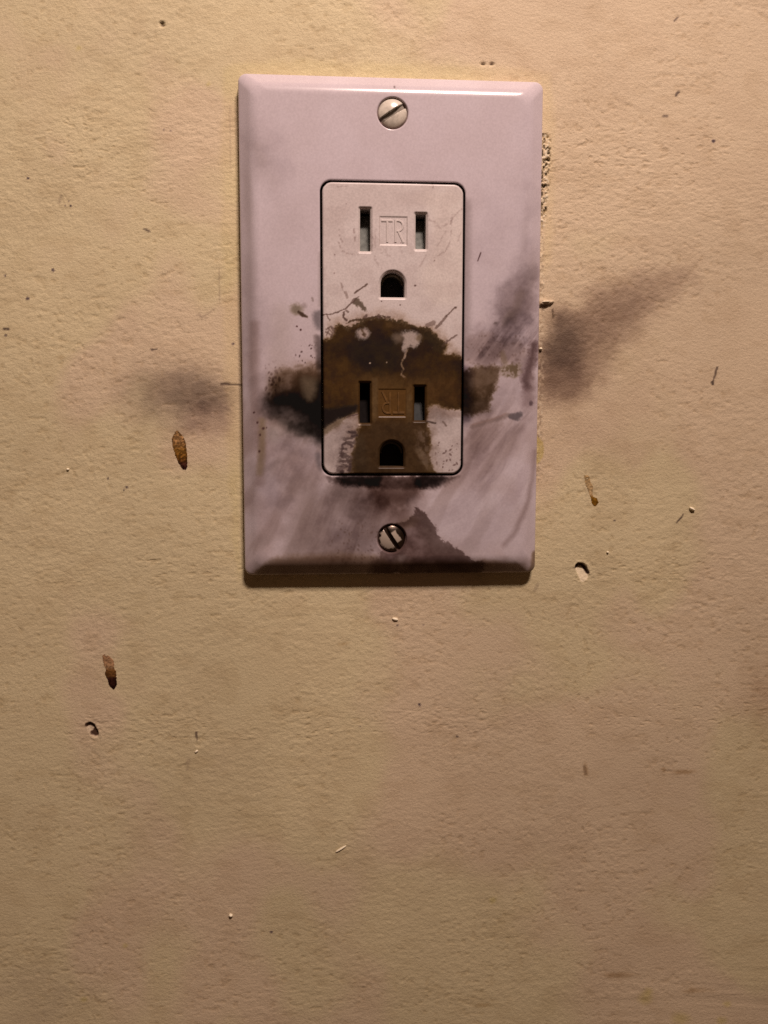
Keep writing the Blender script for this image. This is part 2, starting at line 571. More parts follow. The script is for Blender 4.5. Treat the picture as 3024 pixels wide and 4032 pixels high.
# gouge 1: a thumbnail shaped chip, deep under its upper rim, rising towards the bottom
q = PW.area([(2266, 2222), (2276, 2216), (2295, 2217), (2306, 2226), (2313, 2244), (2320, 2258), (2315, 2275), (2300, 2290), (2286, 2288), (2276, 2262), (2266, 2240)], 5, 2, 3)
rel = rel - q * np.interp(V, [2212, 2222, 2290], [1.0, 1.25, .0])
PW.clean(q * .7, (.78, .68, .50))
PW.put(PW.line([(2268, 2232), (2278, 2223), (2295, 2224), (2304, 2234), (2315, 2254)], 5.5, 2, 1, 3) * .9, (.055, .028, .018))  # dark crescent paints the shade under the chip's upper rim
rel += PW.line([(2262, 2230), (2272, 2212), (2298, 2211), (2312, 2224), (2324, 2256)], 4, 5, 1, 2) * .12
# gouge 2: broken ring with rust in it and bare plaster in the middle
q = PW.area([(338, 2852), (352, 2844), (368, 2850), (380, 2870), (388, 2890), (384, 2902), (372, 2902), (354, 2892), (350, 2880), (344, 2866)], 5, 2, 3)
rel -= q * .7
PW.clean(q * .6, (.62, .54, .42))
PW.put(PW.line([(341, 2854), (352, 2849), (368, 2858)], 7, 2, 1, 3) * .95, (.060, .028, .016))
PW.put(PW.area([(358, 2848), (370, 2856), (384, 2880), (388, 2896), (376, 2902), (356, 2892), (352, 2886), (364, 2878), (368, 2868), (362, 2858)], 4, 2, 5) * .95, (.060, .030, .018))
PW.c = np.clip(PW.c, .01, .95)

Y = -rel
verts = np.stack([X, Y, Z], -1)
ii = (np.arange(nz - 1)[:, None] * nx + np.arange(nx - 1)[None, :]).ravel()
faces = np.stack([ii, ii + 1, ii + nx + 1, ii + nx], -1)
me = mesh_from('wall', verts, faces)
set_color(me, 'film', PW.c)
wall = link('wall', me, M_wall)
wall['kind'] = 'structure'
wall['label'] = 'tan painted plaster wall with soot smudges and chips'

# =================================================================== THE OUTLET
outlet = bpy.data.objects.new('electrical_outlet', None)
COL.objects.link(outlet)
outlet.empty_display_size = .03
tag(outlet, 'white duplex electrical outlet with a soot-burnt lower socket, mounted on the tan wall', 'electrical outlet')

H0 = 5.4          # height of the plate front over the wall


def rrect(hw, hh, r, ns, nl, nc):
    """rounded rectangle, fixed counts: points anticlockwise seen from the room"""
    P = []

    def side(a, b, n):
        for i in range(n):
            t = i / n
            P.append((a[0] + (b[0] - a[0]) * t, a[1] + (b[1] - a[1]) * t))

    def corner(cx, cz, a0):
        for i in range(nc):
            a = math.radians(a0 + 90 * i / nc)
            P.append((cx + r * math.cos(a), cz + r * math.sin(a)))
    side((-hw + r, -hh), (hw - r, -hh), ns); corner(hw - r, -hh + r, -90)
    side((hw, -hh + r), (hw, hh - r), nl); corner(hw - r, hh - r, 0)
    side((hw - r, hh), (-hw + r, hh), ns); corner(-hw + r, hh - r, 90)
    side((-hw, hh - r), (-hw, -hh + r), nl); corner(-hw + r, -hh + r, 180)
    return np.array(P)


NS, NL, NC = 270, 450, 26
OW, OH = 16.58, 33.45          # opening of the cover plate, half sizes
screws = [at(1546, 445, H0), at(1543, 2121, H0)]
rings, hs = [], []
inn = rrect(OW + .30, OH + .30, 2.9, NS, NL, NC)
ridge = rrect(34.925 - 5.0, 57.15 - 5.0, 2.6, NS, NL, NC)
# throat of the opening, then its softly rounded lip
op = rrect(OW, OH, 2.6, NS, NL, NC)
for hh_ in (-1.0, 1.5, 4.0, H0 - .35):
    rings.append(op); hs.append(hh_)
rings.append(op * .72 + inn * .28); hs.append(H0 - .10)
for k in range(0, 101):
    t = k / 100
    rings.append(inn * (1 - t) + ridge * t); hs.append(H0)
prof = []
for k in range(1, 15):                     # rounded shoulder
    d_ = 2.53 * k / 14
    prof.append((4.9 - d_, -(4.2 - math.sqrt(4.2 ** 2 - d_ ** 2))))
for k in range(1, 9):                      # straight bevel
    d_ = 2.07 * k / 8
    prof.append((2.37 - d_, -.847 - .75 * d_))
prof += [(.15, -2.57), (.05, -2.76), (0, -3.1), (0, -4.2), (0, -5.0), (0, -5.75)]
for ins_, dh in prof:
    rings.append(rrect(34.925 - ins_, 57.15 - ins_, 1.9 + .15 * (ins_), NS, NL, NC)); hs.append(H0 + dh)
NR, NP = len(rings), len(inn)
XZ = np.concatenate(rings)
Hh = np.repeat(hs, NP).astype(float)
x, z = XZ[:, 0], XZ[:, 1]
front = np.repeat(np.arange(NR), NP)
isf = (front >= 5)
# countersinks under the screw heads
for sx_, sz_ in screws:
    r = np.hypot(x - sx_, z - sz_)
    Hh = np.where(isf, Hh - (1 - sstep(3.25, 3.62, r)) * .75, Hh)
# very slight dishing so the sheen is not dead flat
Hh = np.where(isf & (front < 106), Hh + (fbm(x / 30, z / 30, 7, 2) - .5) * .10, Hh)
u, v = to_uv(x, z, Hh)
P = Paint(u, v, PLATE)
GREY = (.20, .16, .155)
BRN = (.12, .085, .055)
OLV = (.13, .10, .065)
# overall handling grime, heavier in the lower half
low = sstep(1150, 1900, v)
P.put((.07 + .30 * low) * sstep(.30, .75, fbm(u / 150, v / 170, 401, 4)), (.33, .25, .24), .3)
P.put(.24 * low * sstep(.45, .7, fbm((u + v * .5) / 70, (v - u * .4) / 330, 402, 4)), (.22, .16, .15), .3)
P.put(P.area([(1250, 1900), (1640, 1900), (1660, 2010), (1500, 2060), (1480, 2210), (1100, 2215), (1180, 2000)], 130, 60, 14) * .34, GREY, .3)
# dull areas high on the left
P.put(P.spot(1030, 620, 45, 130, -20, .9, 30, 6) * .13, GREY, .3)
P.put(P.spot(975, 760, 18, 150, -4, .8, 10, 6) * .18, GREY, .3)
P.put(P.spot(985, 1120, 22, 160, 0, .8, 10, 6) * .16, GREY, .3)
P.put(P.spot(1130, 880, 60, 90, 0, .9, 30, 6) * .06, GREY, .3)
# left flank stain running down the bevel edge
P.put(P.line([(1000, 1280), (998, 1450), (1002, 1560), (1022, 1700), (1030, 1790), (1020, 1900)], 12, 22, 8, 6) * .30, (.18, .12, .11), .4)
P.put(P.line([(1032, 1660), (1030, 1760), (1022, 1860)], 9, 16, 6, 8) * .32, (.20, .15, .06), .4)
P.put(P.spot(1030, 1860, 60, 70, -30, .8, 20, 10) * .16, GREY, .4)
P.put(P.line([(1040, 1850), (1110, 1810)], 8, 18, 10, 8) * .25, GREY, .4)
P.put(P.spot(1165, 1910, 50, 45, 0, .7, 20, 8) * .13, (.25, .19, .16), .3)
P.put(P.line([(1110, 1240), (1100, 1400), (1085, 1500)], 22, 50, 10, 8) * .08, OLV, .3)
for (a, b, r_) in [(1000, 1625, 4), (1013, 1665, 4), (1036, 1688, 5), (1049, 1685, 3), (1024, 1713, 4), (1021, 1778, 4), (1169, 1285, 3.5), (1184, 1299, 4)]:
    P.put(P.spot(a, b, r_, r_, 0, .5, 2, 2) * .8, (.05, .02, .02))
P.put(P.spot(1038, 2130, 36, 22, -40, .8, 14, 8) * .25, GREY)
# small smudges left of the opening
P.put(P.spot(1166, 1218, 24, 19, 20, .6, 8, 12) * .62, (.13, .105, .07))
P.put(P.line([(1175, 1228), (1192, 1240), (1210, 1250)], 6, 4, 3, 5, True) * .85, (.05, .03, .02))
P.put(P.spot(1198, 1205, 10, 10, 0, .8, 6, 8) * .35, GREY)
P.put(P.line([(1228, 1173), (1232, 1182)], 3, 3) * .5, GREY)
P.put(P.area([(1236, 1225), (1270, 1215), (1270, 1310), (1242, 1290), (1230, 1250)], 26, 10, 8) * .55, (.09, .08, .09))
P.put(P.specks([(1165, 1370), (1260, 1350), (1262, 1430), (1170, 1430)], 13, .45, 3.6, 77, 20) * .75, (.08, .05, .05))
P.put(P.line([(1247, 1330), (1255, 1400), (1258, 1440)], 8, 12, 4, 8) * .45, (.08, .06, .06))
P.put(P.line([(1265, 1000), (1263, 1200)], 5, 14, 3, 4) * .25, (.12, .10, .09))
# main burn, left of the opening: layers of soot density
BR, BK, BL = (.80, 1.0, 1.30), (1.0, 1.04, 1.04), (1.06, 1.0, .96)
big = [(1092, 1450), (1115, 1438), (1169, 1440), (1207, 1434), (1285, 1425), (1285, 1758), (1227, 1740), (1169, 1722), (1123, 1706), (1090, 1690), (1062, 1668), (1050, 1638), (1048, 1580), (1056, 1550), (1068, 1520), (1070, 1484)]
P.dens(P.area(big, 90, 26, 14, .45), .70, BR)
P.dens(P.area([(1060, 1500), (1180, 1470), (1285, 1500), (1285, 1740), (1180, 1700), (1058, 1650)], 100, 26, 14, .4), .35, BK, .3)
P.dens(P.area([(1092, 1450), (1207, 1436), (1285, 1426), (1285, 1600), (1150, 1600), (1058, 1590), (1068, 1500)], 44, 24, 20, .35), 1.15, (.86, 1.0, 1.25), .3)
P.dens(P.area([(1052, 1575), (1090, 1560), (1160, 1560), (1200, 1590), (1285, 1590), (1285, 1745), (1200, 1715), (1110, 1680), (1054, 1650)], 70, 22, 12, .4), 1.3, BL)
P.dens(P.line([(1064, 1600), (1110, 1578), (1160, 1578), (1200, 1612), (1275, 1640)], 22, 54, 14, 8), 1.55, BK, .15)
P.dens(P.line([(1120, 1575), (1165, 1580), (1205, 1612), (1275, 1640)], 14, 34, 10, 8), 1.3, BK, .1)
P.dens(P.line([(1262, 1530), (1264, 1600), (1264, 1705)], 14, 36, 8, 6), 1.9, BK, .1)
P.dens(P.line([(1266, 1330), (1262, 1420), (1264, 1530)], 5, 20, 4, 6), .9, BK, .2)
P.dens(P.line([(1150, 1690), (1210, 1705), (1270, 1730)], 14, 40, 10, 8), .75, BL)
P.clean(P.area([(1186, 1480), (1248, 1490), (1243, 1550), (1222, 1580), (1200, 1560)], 34, 8, 10) * .30, (.30, .25, .17))
P.dens(P.specks([(1035, 1430), (1110, 1410), (1115, 1530), (1045, 1560)], 13, .55, 5.5, 79, 22), .9, (.9, 1.05, 1.1))
P.clean(P.spot(1080, 1712, 32, 30, 30, .8, 14, 10) * .40, (.46, .44, .42))
P.dens(P.line([(1250, 1790), (1262, 1850)], 6, 12, 4, 5), .45, BL)
P.dens(P.area([(1290, 1490), (1050, 1480), (1010, 1560), (1020, 1700), (1060, 1760), (1290, 1790)], 90, 30, 12, .7), .20, BK)
# right of the opening
P.put(P.line([(1838, 800), (1836, 1100), (1832, 1400)], 7, 26, 3, 6) * .26, (.10, .08, .08))
P.put(P.line([(1882, 1026), (1888, 1010), (1893, 995)], 1.8, 2, 1, 2) * .75, (.08, .045, .05))
P.put(P.area([(1960, 1250), (2010, 1120), (2060, 1080), (2100, 1150), (2090, 1240), (2030, 1290), (1980, 1300)], 90, 40, 18) * .44, (.20, .15, .155), .4)
P.put(P.line([(2020, 1250), (2038, 1190), (2052, 1150)], 9, 22, 10, 10) * .38, (.18, .135, .12))
P.put(P.line([(1985, 1270), (2005, 1235)], 8, 20, 8, 10) * .22, (.18, .14, .11))
P.put(P.spot(1951, 1272, 7, 5, 0, .5, 3, 3) * .5, GREY)
P.put(P.spot(2070, 900, 14, 140, 4, .9, 10, 6) * .10, GREY)
P.put(P.spot(2090, 1080, 24, 70, 8, .9, 10, 6) * .20, GREY)
P.put(P.specks([(1840, 1330), (2080, 1300), (2100, 1440), (1840, 1450)], 15, .4, 4, 87, 30) * .35, (.16, .11, .10))
P.put(P.area([(1838, 1330), (1960, 1320), (2060, 1350), (2070, 1440), (1960, 1430), (1840, 1450)], 60, 40, 18) * .34, (.20, .14, .13))
P.dens(P.area([(1860, 1330), (2000, 1240), (2104, 1180), (2100, 1420), (2060, 1450), (1860, 1450)], 120, 40, 18) * sstep(.3, .65, fbm((u + v * .8) / 22, (v - u * 1.2) / 160, 555, 3)), .40, (.95, 1.04, 1.0))
P.dens(P.line([(2000, 1330), (2050, 1180), (2100, 1020)], 30, 90, 20, 14), .22, (.95, 1.04, 1.0))
P.dens(P.area([(1845, 1640), (2090, 1600), (2085, 1700), (1980, 1760), (1880, 1830), (1845, 1800)], 110, 30, 16) * sstep(.3, .65, fbm((u + v * .8) / 22, (v - u * .8) / 160, 565, 3)), .42, (.92, 1.04, 1.04))
P.dens(P.area([(1010, 1700), (1260, 1740), (1240, 1900), (1120, 2080), (1010, 2100)], 150, 50, 16), .20, (.95, 1.04, 1.0))
P.dens(P.area([(1810, 1466), (1857, 1451), (1900, 1438), (1938, 1437), (1973, 1449), (1962, 1490), (1948, 1510), (1954, 1524), (1935, 1552), (1930, 1600), (1934, 1616), (1879, 1628), (1810, 1642)], 26, 12, 18, .4), 2.0, (.86, 1.0, 1.28), .25)
P.dens(P.line([(1828, 1478), (1832, 1560), (1830, 1640)], 16, 34, 8, 8), 1.9, (1.0, 1.05, .98), .1)
P.dens(P.area([(1830, 1560), (1905, 1570), (1935, 1610), (1930, 1626), (1830, 1645)], 44, 14, 12), .6, BK)
P.dens(P.line([(1826, 1460), (1850, 1470)], 10, 26, 6, 6), .6, (.9, 1.1, .95))
P.put(P.area([(1970, 1448), (2008, 1436), (2050, 1430), (2056, 1462), (2030, 1482), (1975, 1485)], 22, 14, 16) * .6 * (.4 + sstep(.4, .6, fbm(u / 14, v / 14, 512, 3))), (.13, .095, .055))
P.put(P.line([(1978, 1395), (1985, 1425)], 9, 12, 6, 8) * .35, (.15, .11, .06))
P.put(P.line([(2104, 1360), (2098, 1410), (2080, 1450), (2066, 1490), (2072, 1520)], 8, 26, 8, 16) * .72, (.075, .045, .048))
P.put(P.area([(2055, 1500), (2095, 1450), (2102, 1560), (2092, 1600), (2050, 1610)], 44, 16, 14) * .38, (.13, .085, .09))
P.put(P.spot(2091, 1588, 7, 9, 0, .6, 4, 4) * .6, (.06, .04, .05))
P.put(P.area([(2000, 1632), (2020, 1622), (2052, 1620), (2055, 1632), (2035, 1655), (2008, 1650)], 16, 10, 10) * .62, (.075, .065, .075))
P.put(P.line([(1862, 1680), (1900, 1668), (1960, 1650), (2000, 1634)], 7, 9, 5, 8) * .34, (.12, .085, .075))
P.put(P.line([(1860, 1672), (1930, 1655), (1990, 1628)], 2.5, 3, 3, 4) * .35, (.3, .2, .18))
P.put(P.area([(1855, 1700), (1930, 1680), (1990, 1660), (1960, 1720), (1880, 1790), (1855, 1760)], 40, 20, 16) * .25, (.17, .12, .11))
# broad wiped haze right of the opening
for cx_, cy_, rx_, ry_, an_, D_ in [(1930, 1330, 120, 60, -30, .22), (2020, 1190, 70, 120, 20, .22), (2060, 1320, 50, 110, 10, .20), (1990, 1540, 110, 50, -10, .16), (1960, 960, 120, 200, 10, .07), (1000, 1300, 60, 240, 0, .12), (1120, 1900, 130, 110, -20, .16), (1400, 2120, 160, 90, -10, .15), (1060, 600, 60, 120, -20, .12), (2085, 760, 40, 260, 2, .10)]:
    P.dens(P.spot(cx_, cy_, rx_, ry_, an_, .9, 60, 22), D_ * 1.2, (.97, 1.04, .99), .5)
diag = fbm((u * .82 + v * .57) / 16, (v * .82 - u * .57) / 190, 915, 4)
P.dens(sstep(1840, 1900, u) * sstep(1230, 1330, v) * sstep(1440, 1390, v) * sstep(.38, .7, diag), .55, (.9, 1.04, 1.03), .4)
# finger wipes sweeping down to the left, lower right
rad = np.hypot(u - 1560, (v - 1480) * .80) + (P.w1[0]) * 16
th_ = np.arctan2(v - 1480, u - 1560)
st = .55 * fbm(rad / 22, th_ * 2.6, 601, 3) + .45 * fbm(rad / 6, th_ * 4, 641, 2)
wz_ = P.area([(1850, 1720), (2090, 1640), (2100, 1800), (2070, 1990), (2010, 2110), (1900, 2180), (1800, 2150), (1740, 2070), (1700, 2010), (1840, 1880)], 130, 30, 8)
P.dens(wz_ * sstep(.42, .70, st), .12, (.95, 1.05, 1.0), .5)
P.dens(wz_ * sstep(.40, .75, fbm(rad / 60, th_ * 1.6, 661, 3)), .22, (.9, 1.05, 1.0), .3)
P.put(P.line([(2106, 1780), (2100, 1880), (2084, 1960), (2060, 2030), (2030, 2090), (1985, 2145)], 5, 16, 3, 5) * .36, (.17, .12, .12), .4)
P.put(P.line([(2060, 1690), (2020, 1760), (1960, 1860), (1900, 1960)], 7, 24, 6, 6) * .16, (.17, .12, .12), .4)
P.clean(P.area([(2112, 1820), (2120, 2200), (1960, 2190), (2040, 2100), (2090, 1990)], 26, 8, 6) * .6, PLATE)
# soot blown out under the opening
P.dens(P.area([(1275, 1872), (1812, 1870), (1775, 1896), (1740, 1914), (1690, 1926), (1500, 1922), (1350, 1914), (1300, 1902)], 22, 10, 14, .5), 1.15, (.95, 1.05, 1.1), .2)
P.dens(P.area([(1320, 1872), (1500, 1872), (1500, 1910), (1440, 1916), (1350, 1912)], 26, 10, 14), 2.4, BK, .1)
P.dens(P.area([(1630, 1872), (1770, 1872), (1725, 1906), (1660, 1926), (1630, 1915)], 26, 10, 14), 2.4, BK, .1)
P.dens(P.area([(1300, 1910), (1450, 1905), (1480, 1990), (1400, 2040), (1310, 1990)], 90, 30, 16), .6, (.9, 1.0, 1.05))
P.dens(P.area([(1450, 1872), (1660, 1872), (1660, 1945), (1610, 1988), (1500, 1998), (1455, 1950)], 56, 20, 14), 1.35, (.86, 1.04, 1.14), .25)
P.dens(P.area([(1400, 1930), (1670, 1940), (1650, 2030), (1500, 2050)], 90, 30, 14), .6, (.85, 1.05, 1.12))
P.dens(P.area([(1310, 1930), (1520, 1940), (1500, 2100), (1470, 2215), (1250, 2215), (1230, 2100)], 160, 50, 18) * (.5 + .8 * sstep(.35, .65, fbm((u + v * .35) / 30, (v - u * .3) / 170, 705, 3))), .42, (.9, 1.05, 1.06))
P.clean(P.line([(1655, 2000), (1690, 2030), (1722, 2062), (1738, 2098), (1775, 2128), (1806, 2150), (1850, 2176)], 12, 60, 8, 10) * .42, (.60, .545, .60))
P.clean(P.area([(1700, 1990), (1860, 1930), (2040, 1960), (2030, 2070), (1960, 2150), (1870, 2175), (1770, 2100)], 120, 30, 10) * .35, (.58, .525, .575))
# dark wedge right of the lower screw
wd = [(1652, 2006), (1684, 2035), (1716, 2068), (1730, 2104), (1768, 2134), (1801, 2158), (1842, 2184), (1900, 2212), (1900, 2262), (1440, 2262), (1452, 2215), (1500, 2180), (1500, 2120), (1530, 2068), (1560, 2050), (1621, 2036)]
w_ = P.area(wd, 10, 30, 20, .5)
soft_l = sstep(1430, 1640, u + (v - 2100) * .3)
P.dens(w_ * (.30 + .80 * soft_l), 1.35, (.90, 1.05, 1.10), .3)
P.dens(P.area([(1470, 2262), (1500, 2180), (1500, 2100), (1600, 2030), (1660, 2020), (1700, 2100), (1820, 2190), (1900, 2262)], 110, 30, 16), .30, (.85, 1.05, 1.15), .3)
P.put(P.area([(1660, 2010), (1720, 2075), (1735, 2110), (1850, 2190), (1720, 2190), (1650, 2120)], 60, 20, 10) * w_ * .30, (.09, .065, .060), .7)
P.put(P.area([(1560, 2052), (1640, 2030), (1650, 2060), (1600, 2090)], 30, 10, 10) * .3, (.12, .08, .05))
P.clean(P.spot(1575, 2200, 26, 12, -20, .8, 12, 10) * .35, (.36, .30, .30))
P.specks_poly = [(1300, 2060), (1490, 2040), (1500, 2230), (1290, 2230)]
P.put(P.specks(P.specks_poly, 13, .4, 3.6, 93, 40) * .45, (.12, .08, .07))
# brown grime in the lower bevel, also painting in the shade of its downward face
P.put(P.area([(1080, 2195), (1300, 2175), (1480, 2185), (1560, 2215), (1900, 2215), (2050, 2225), (2080, 2262), (1000, 2266), (1010, 2240)], 34, 16, 12) * .42, (.13, .085, .055))
P.dens(P.area([(990, 2262), (1090, 2208), (1300, 2190), (1560, 2205), (2040, 2212), (2096, 2262), (2090, 2290), (980, 2290)], 26, 12, 12, .5), .35 * sstep(2090, 1850, u) + .12, (.75, 1.0, 1.25), .3)
# a few marks high up
P.put(P.line([(1006, 570), (1030, 640)], 10, 26, 6, 6) * .12, GREY)
P.put(P.spot(1553, 343, 3, 5, 0, .5, 1, 1) * .7, (.1, .07, .07))
# dark brown stroke down the plate's right lower corner
P.put(P.line([(2104, 2180), (2100, 2225), (2085, 2262)], 7, 9, 3, 5) * .5, (.10, .06, .03))
P.dirt = np.where(P.dirt > 1, 1, P.dirt)
# rims of the countersinks
for i_, (sx_, sz_) in enumerate(screws):
    r = np.hypot(x - sx_, z - sz_)
    P.put(np.where(isf, (1 - sstep(3.3, 3.6, r)), 0) * .75, (.10, .06, .05))
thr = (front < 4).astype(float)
P.put(thr * .93, (.018, .012, .012))  # throat walls painted near black to deepen the shade in the gap
P.c = np.clip(P.c, .008, .9)
verts = np.stack([x, -Hh, z], -1)
a = np.arange(NR - 1)[:, None] * NP
b = np.arange(NP)[None, :]
b2 = (b + 1) % NP
faces = np.stack([a + b, a + NP + b, a + NP + b2, a + b2], -1).reshape(-1, 4)
me = mesh_from('cover_plate', verts, faces)
set_color(me, 'film', P.c)
set_float(me, 'dirt', P.dirt)
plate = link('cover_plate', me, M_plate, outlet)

# ------------------------------------------------------------------ receptacle face: one sheet with slots cut in it
HF = 5.85
RW, RH = 16.58 - .48, 33.45 - .46
RR = 2.3


def rect_from(u0, v0, u1, v1, h=HF):
    a_ = at(u0, v0, h); b_ = at(u1, v0, h); c_ = at(u0, v1, h); d_ = at(u1, v1, h)
    return ((a_[0] + c_[0]) / 2, (b_[0] + d_[0]) / 2, (c_[1] + d_[1]) / 2, (a_[1] + b_[1]) / 2)   # x0,x1,z0,z1


slots = [rect_from(1418, 821, 1458, 988), rect_from(1637, 842, 1677, 979),
         rect_from(1417, 1508, 1457, 1665), rect_from(1632, 1522, 1673, 1655)]
grounds = [rect_from(1499, 1070, 1593, 1170), rect_from(1495, 1738, 1589, 1836)]
badges = [rect_from(1494, 852, 1604, 966), rect_from(1489, 1531, 1600, 1643)]


def sd_box(x, z, r):
    cx, cz, hw, hh = (r[0] + r[1]) / 2, (r[2] + r[3]) / 2, (r[1] - r[0]) / 2, (r[3] - r[2]) / 2
    qx, qz = np.abs(x - cx) - hw, np.abs(z - cz) - hh
    return np.hypot(np.maximum(qx, 0), np.maximum(qz, 0)) + np.minimum(np.maximum(qx, qz), 0)


def sd_ground(x, z, r):
    """flat at the bottom, round at the top"""
    cx, hw = (r[0] + r[1]) / 2, (r[1] - r[0]) / 2
    zc = r[3] - hw
    body = sd_box(x, z, (r[0], r[1], r[2], zc + .0001))
    circ = np.hypot(x - cx, z - zc) - hw
    return np.where(z > zc, circ, np.maximum(body, -1e9))


def sd_holes(x, z):
    d = np.full(np.shape(x), 1e9)
    for r in slots:
        d = np.minimum(d, sd_box(x, z, r))
    for r in grounds:
        d = np.minimum(d, sd_ground(x, z, r))
    return d


def sd_rr(x, z, hw, hh, r):
    qx, qz = np.abs(x) - hw + r, np.abs(z) - hh + r
    return np.hypot(np.maximum(qx, 0), np.maximum(qz, 0)) + np.minimum(np.maximum(qx, qz), 0) - r


def lines(lo, hi, step, snaps):
    pts = sorted(set([lo, hi] + [s for s in snaps if lo < s < hi]))
    out = []
    for a_, b_ in zip(pts[:-1], pts[1:]):
        n = max(1, int(round((b_ - a_) / step)))
        out += list(np.linspace(a_, b_, n, endpoint=False))
    return np.array(out + [pts[-1]])


sx_l, sz_l = [], []
for r in slots + grounds + badges:
    sx_l += [r[0], r[1]]
    sz_l += [r[2], r[3]]
fx = lines(-RW, RW, .135, sx_l)
fz = lines(-RH, RH, .135, sz_l)
# thin out nearly equal lines
fx = fx[np.append(True, np.diff(fx) > .02)]
fz = fz[np.append(True, np.diff(fz) > .02)]
FX, FZ = np.meshgrid(fx, fz)
x, z = FX.ravel().copy(), FZ.ravel().copy()
mx, mz = len(fx), len(fz)


def snap(x, z, sdf, tol):
    e = .01
    d = sdf(x, z)
    gx = (sdf(x + e, z) - sdf(x - e, z)) / (2 * e)
    gz = (sdf(x, z + e) - sdf(x, z - e)) / (2 * e)
    k = np.abs(d) < tol
    return np.where(k, x - d * gx, x), np.where(k, z - d * gz, z)


x, z = snap(x, z, sd_holes, .068)
x, z = snap(x, z, lambda a_, b_: sd_rr(a_, b_, RW, RH, RR), .068)
dh = sd_holes(x, z)
do = sd_rr(x, z, RW, RH, RR)
crown = .35 * (1 - (z / RH) ** 2) * .6 + .12 * (1 - (x / RW) ** 2)
Hf = HF - .22 + crown
ctop = np.where(True, 1 - sstep(0, .50, dh), 0)
Hf = Hf - np.clip(1 - dh / .52, 0, 1) * .50                      # chamfer round every hole
Hf = Hf - np.clip(1 - (-do) / .35, 0, 1) ** 2 * .35              # rounded outer edge
for r in badges:
    d = sd_box(x, z, r)
    Hf = Hf - (1 - sstep(-.16, .02, d)) * .17                    # sunk badge
keep_v = (dh > -.002) & (do < .03)
idx = (np.arange(mz - 1)[:, None] * mx + np.arange(mx - 1)[None, :]).ravel()
F = np.stack([idx, idx + 1, idx + mx + 1, idx + mx], -1)
xc, zc = x[F].mean(1), z[F].mean(1)
keep = (sd_holes(xc, zc) > 0) & (sd_rr(xc, zc, RW, RH, RR) < 0)
F = F[keep]
u, v = to_uv(x, z, Hf)
P = Paint(u, v, FACE)


def Zm(pts, ox=1200, oy=1100, k=2.37):
    return [(ox + a_ / k, oy + b_ / k) for a_, b_ in pts]


def Zt(pts):
    return Zm(pts, 1240, 680, 2.676)


# a warmer, cleaner patch on the right and faint scuffs round the upper slots
P.clean(P.area(Zt([(1080, 190), (1560, 180), (1590, 500), (1590, 1390), (1150, 1390), (1100, 1000), (1230, 900), (1230, 500)]), 60, 30, 10) * .5, (.72, .65, .61))
P.put(P.area([(1275, 730), (1500, 730), (1700, 740), (1640, 830), (1400, 830), (1280, 900)], 60, 30, 10) * .12, (.35, .27, .26), .3)
P.put(.10 * sstep(.45, .7, fbm(u / 60, v / 60, 701, 4)), (.30, .23, .22), .3)
SC = (.19, .135, .13)
for pts, w, k in [([(250, 600), (270, 680), (295, 730)], 9, .35), ([(250, 735), (280, 810), (330, 850), (450, 865)], 6, .35), ([(410, 600), (425, 680), (415, 750)], 9, .4),
                  ([(1430, 480), (1440, 620), (1420, 740), (1370, 830), (1250, 895)], 6, .28), ([(1450, 440), (1430, 560)], 12, .25), ([(1550, 380), (1500, 420), (1440, 500)], 6, .25),
                  ([(1210, 500), (1260, 520), (1330, 600)], 10, .2), ([(1380, 620), (1330, 690), (1290, 770)], 6, .2), ([(1340, 560), (1400, 540)], 10, .2),
                  ([(620, 880), (660, 960), (710, 1030)], 8, .2), ([(1180, 860), (1140, 930), (1110, 980)], 8, .2), ([(700, 850), (740, 800), (760, 870), (790, 880)], 8, .15), ([(900, 790), (930, 870)], 8, .15),
                  ([(230, 150), (350, 140)], 5, .25), ([(1240, 120), (1238, 165)], 7, .6), ([(280, 1160), (300, 1240), (350, 1310)], 8, .2), ([(560, 640), (620, 700), (600, 800)], 8, .2),
                  ([(1560, 560), (1500, 740)], 5, .18), ([(1160, 430), (1210, 480)], 8, .2), ([(640, 600), (640, 780)], 5, .25)]:
    P.put(P.line(Zt(pts), w / 2.676 * .7, 4, 4, 8, False, .42, 77) * k, SC, .4)
for (a_, b_, r_) in [(208, 860, 8), (205, 1060, 9), (1055, 1190, 11), (700, 1355, 7), (330, 330, 5), (1258, 925, 7), (840, 735, 9), (905, 740, 8), (1150, 650, 6)]:
    P.put(P.spot(*Zt([(a_, b_)])[0], r_ / 2.4, r_ / 2.8, 0, .5, 2, 3) * .55, SC)
# --- the burn
D1 = (.072, .039, .0115)
burn = Zm([(140, 575), (230, 558), (270, 520), (300, 440), (345, 430), (400, 462), (450, 440), (520, 405), (560, 372), (650, 364), (760, 378), (880, 395), (1000, 428), (1060, 455), (1140, 462), (1200, 500), (1235, 550), (1300, 590), (1330, 620), (1290, 700), (1345, 698), (1420, 712), (1500, 760), (1500, 1232), (1440, 1212), (1340, 1214), (1290, 1180), (1200, 1166), (1145, 1185), (1138, 1340), (1168, 1470), (1172, 1560), (1148, 1640), (1180, 1740), (1240, 1850), (420, 1850), (436, 1700), (465, 1560), (500, 1400), (522, 1345), (505, 1230), (400, 1262), (280, 1300), (140, 1390)])
P.dens(P.area(burn, 60, 20, 18, .9), .30, (.75, 1.0, 1.3), .4)
P.put(P.area(burn, 20, 7, 17, .5) * .95, D1, .8)
inb = P.area(burn, 20, 7, 17, .5)
nn = fbm(u / 45, v / 45, 801, 4)
P.put(inb * sstep(.35, .7, nn) * .55, (.045, .024, .009), .8)
P.put(inb * P.area(Zm([(400, 560), (820, 540), (900, 700), (860, 860), (560, 860), (420, 740)]), 50, 20, 10) * .75, (.034, .023, .012), .8)
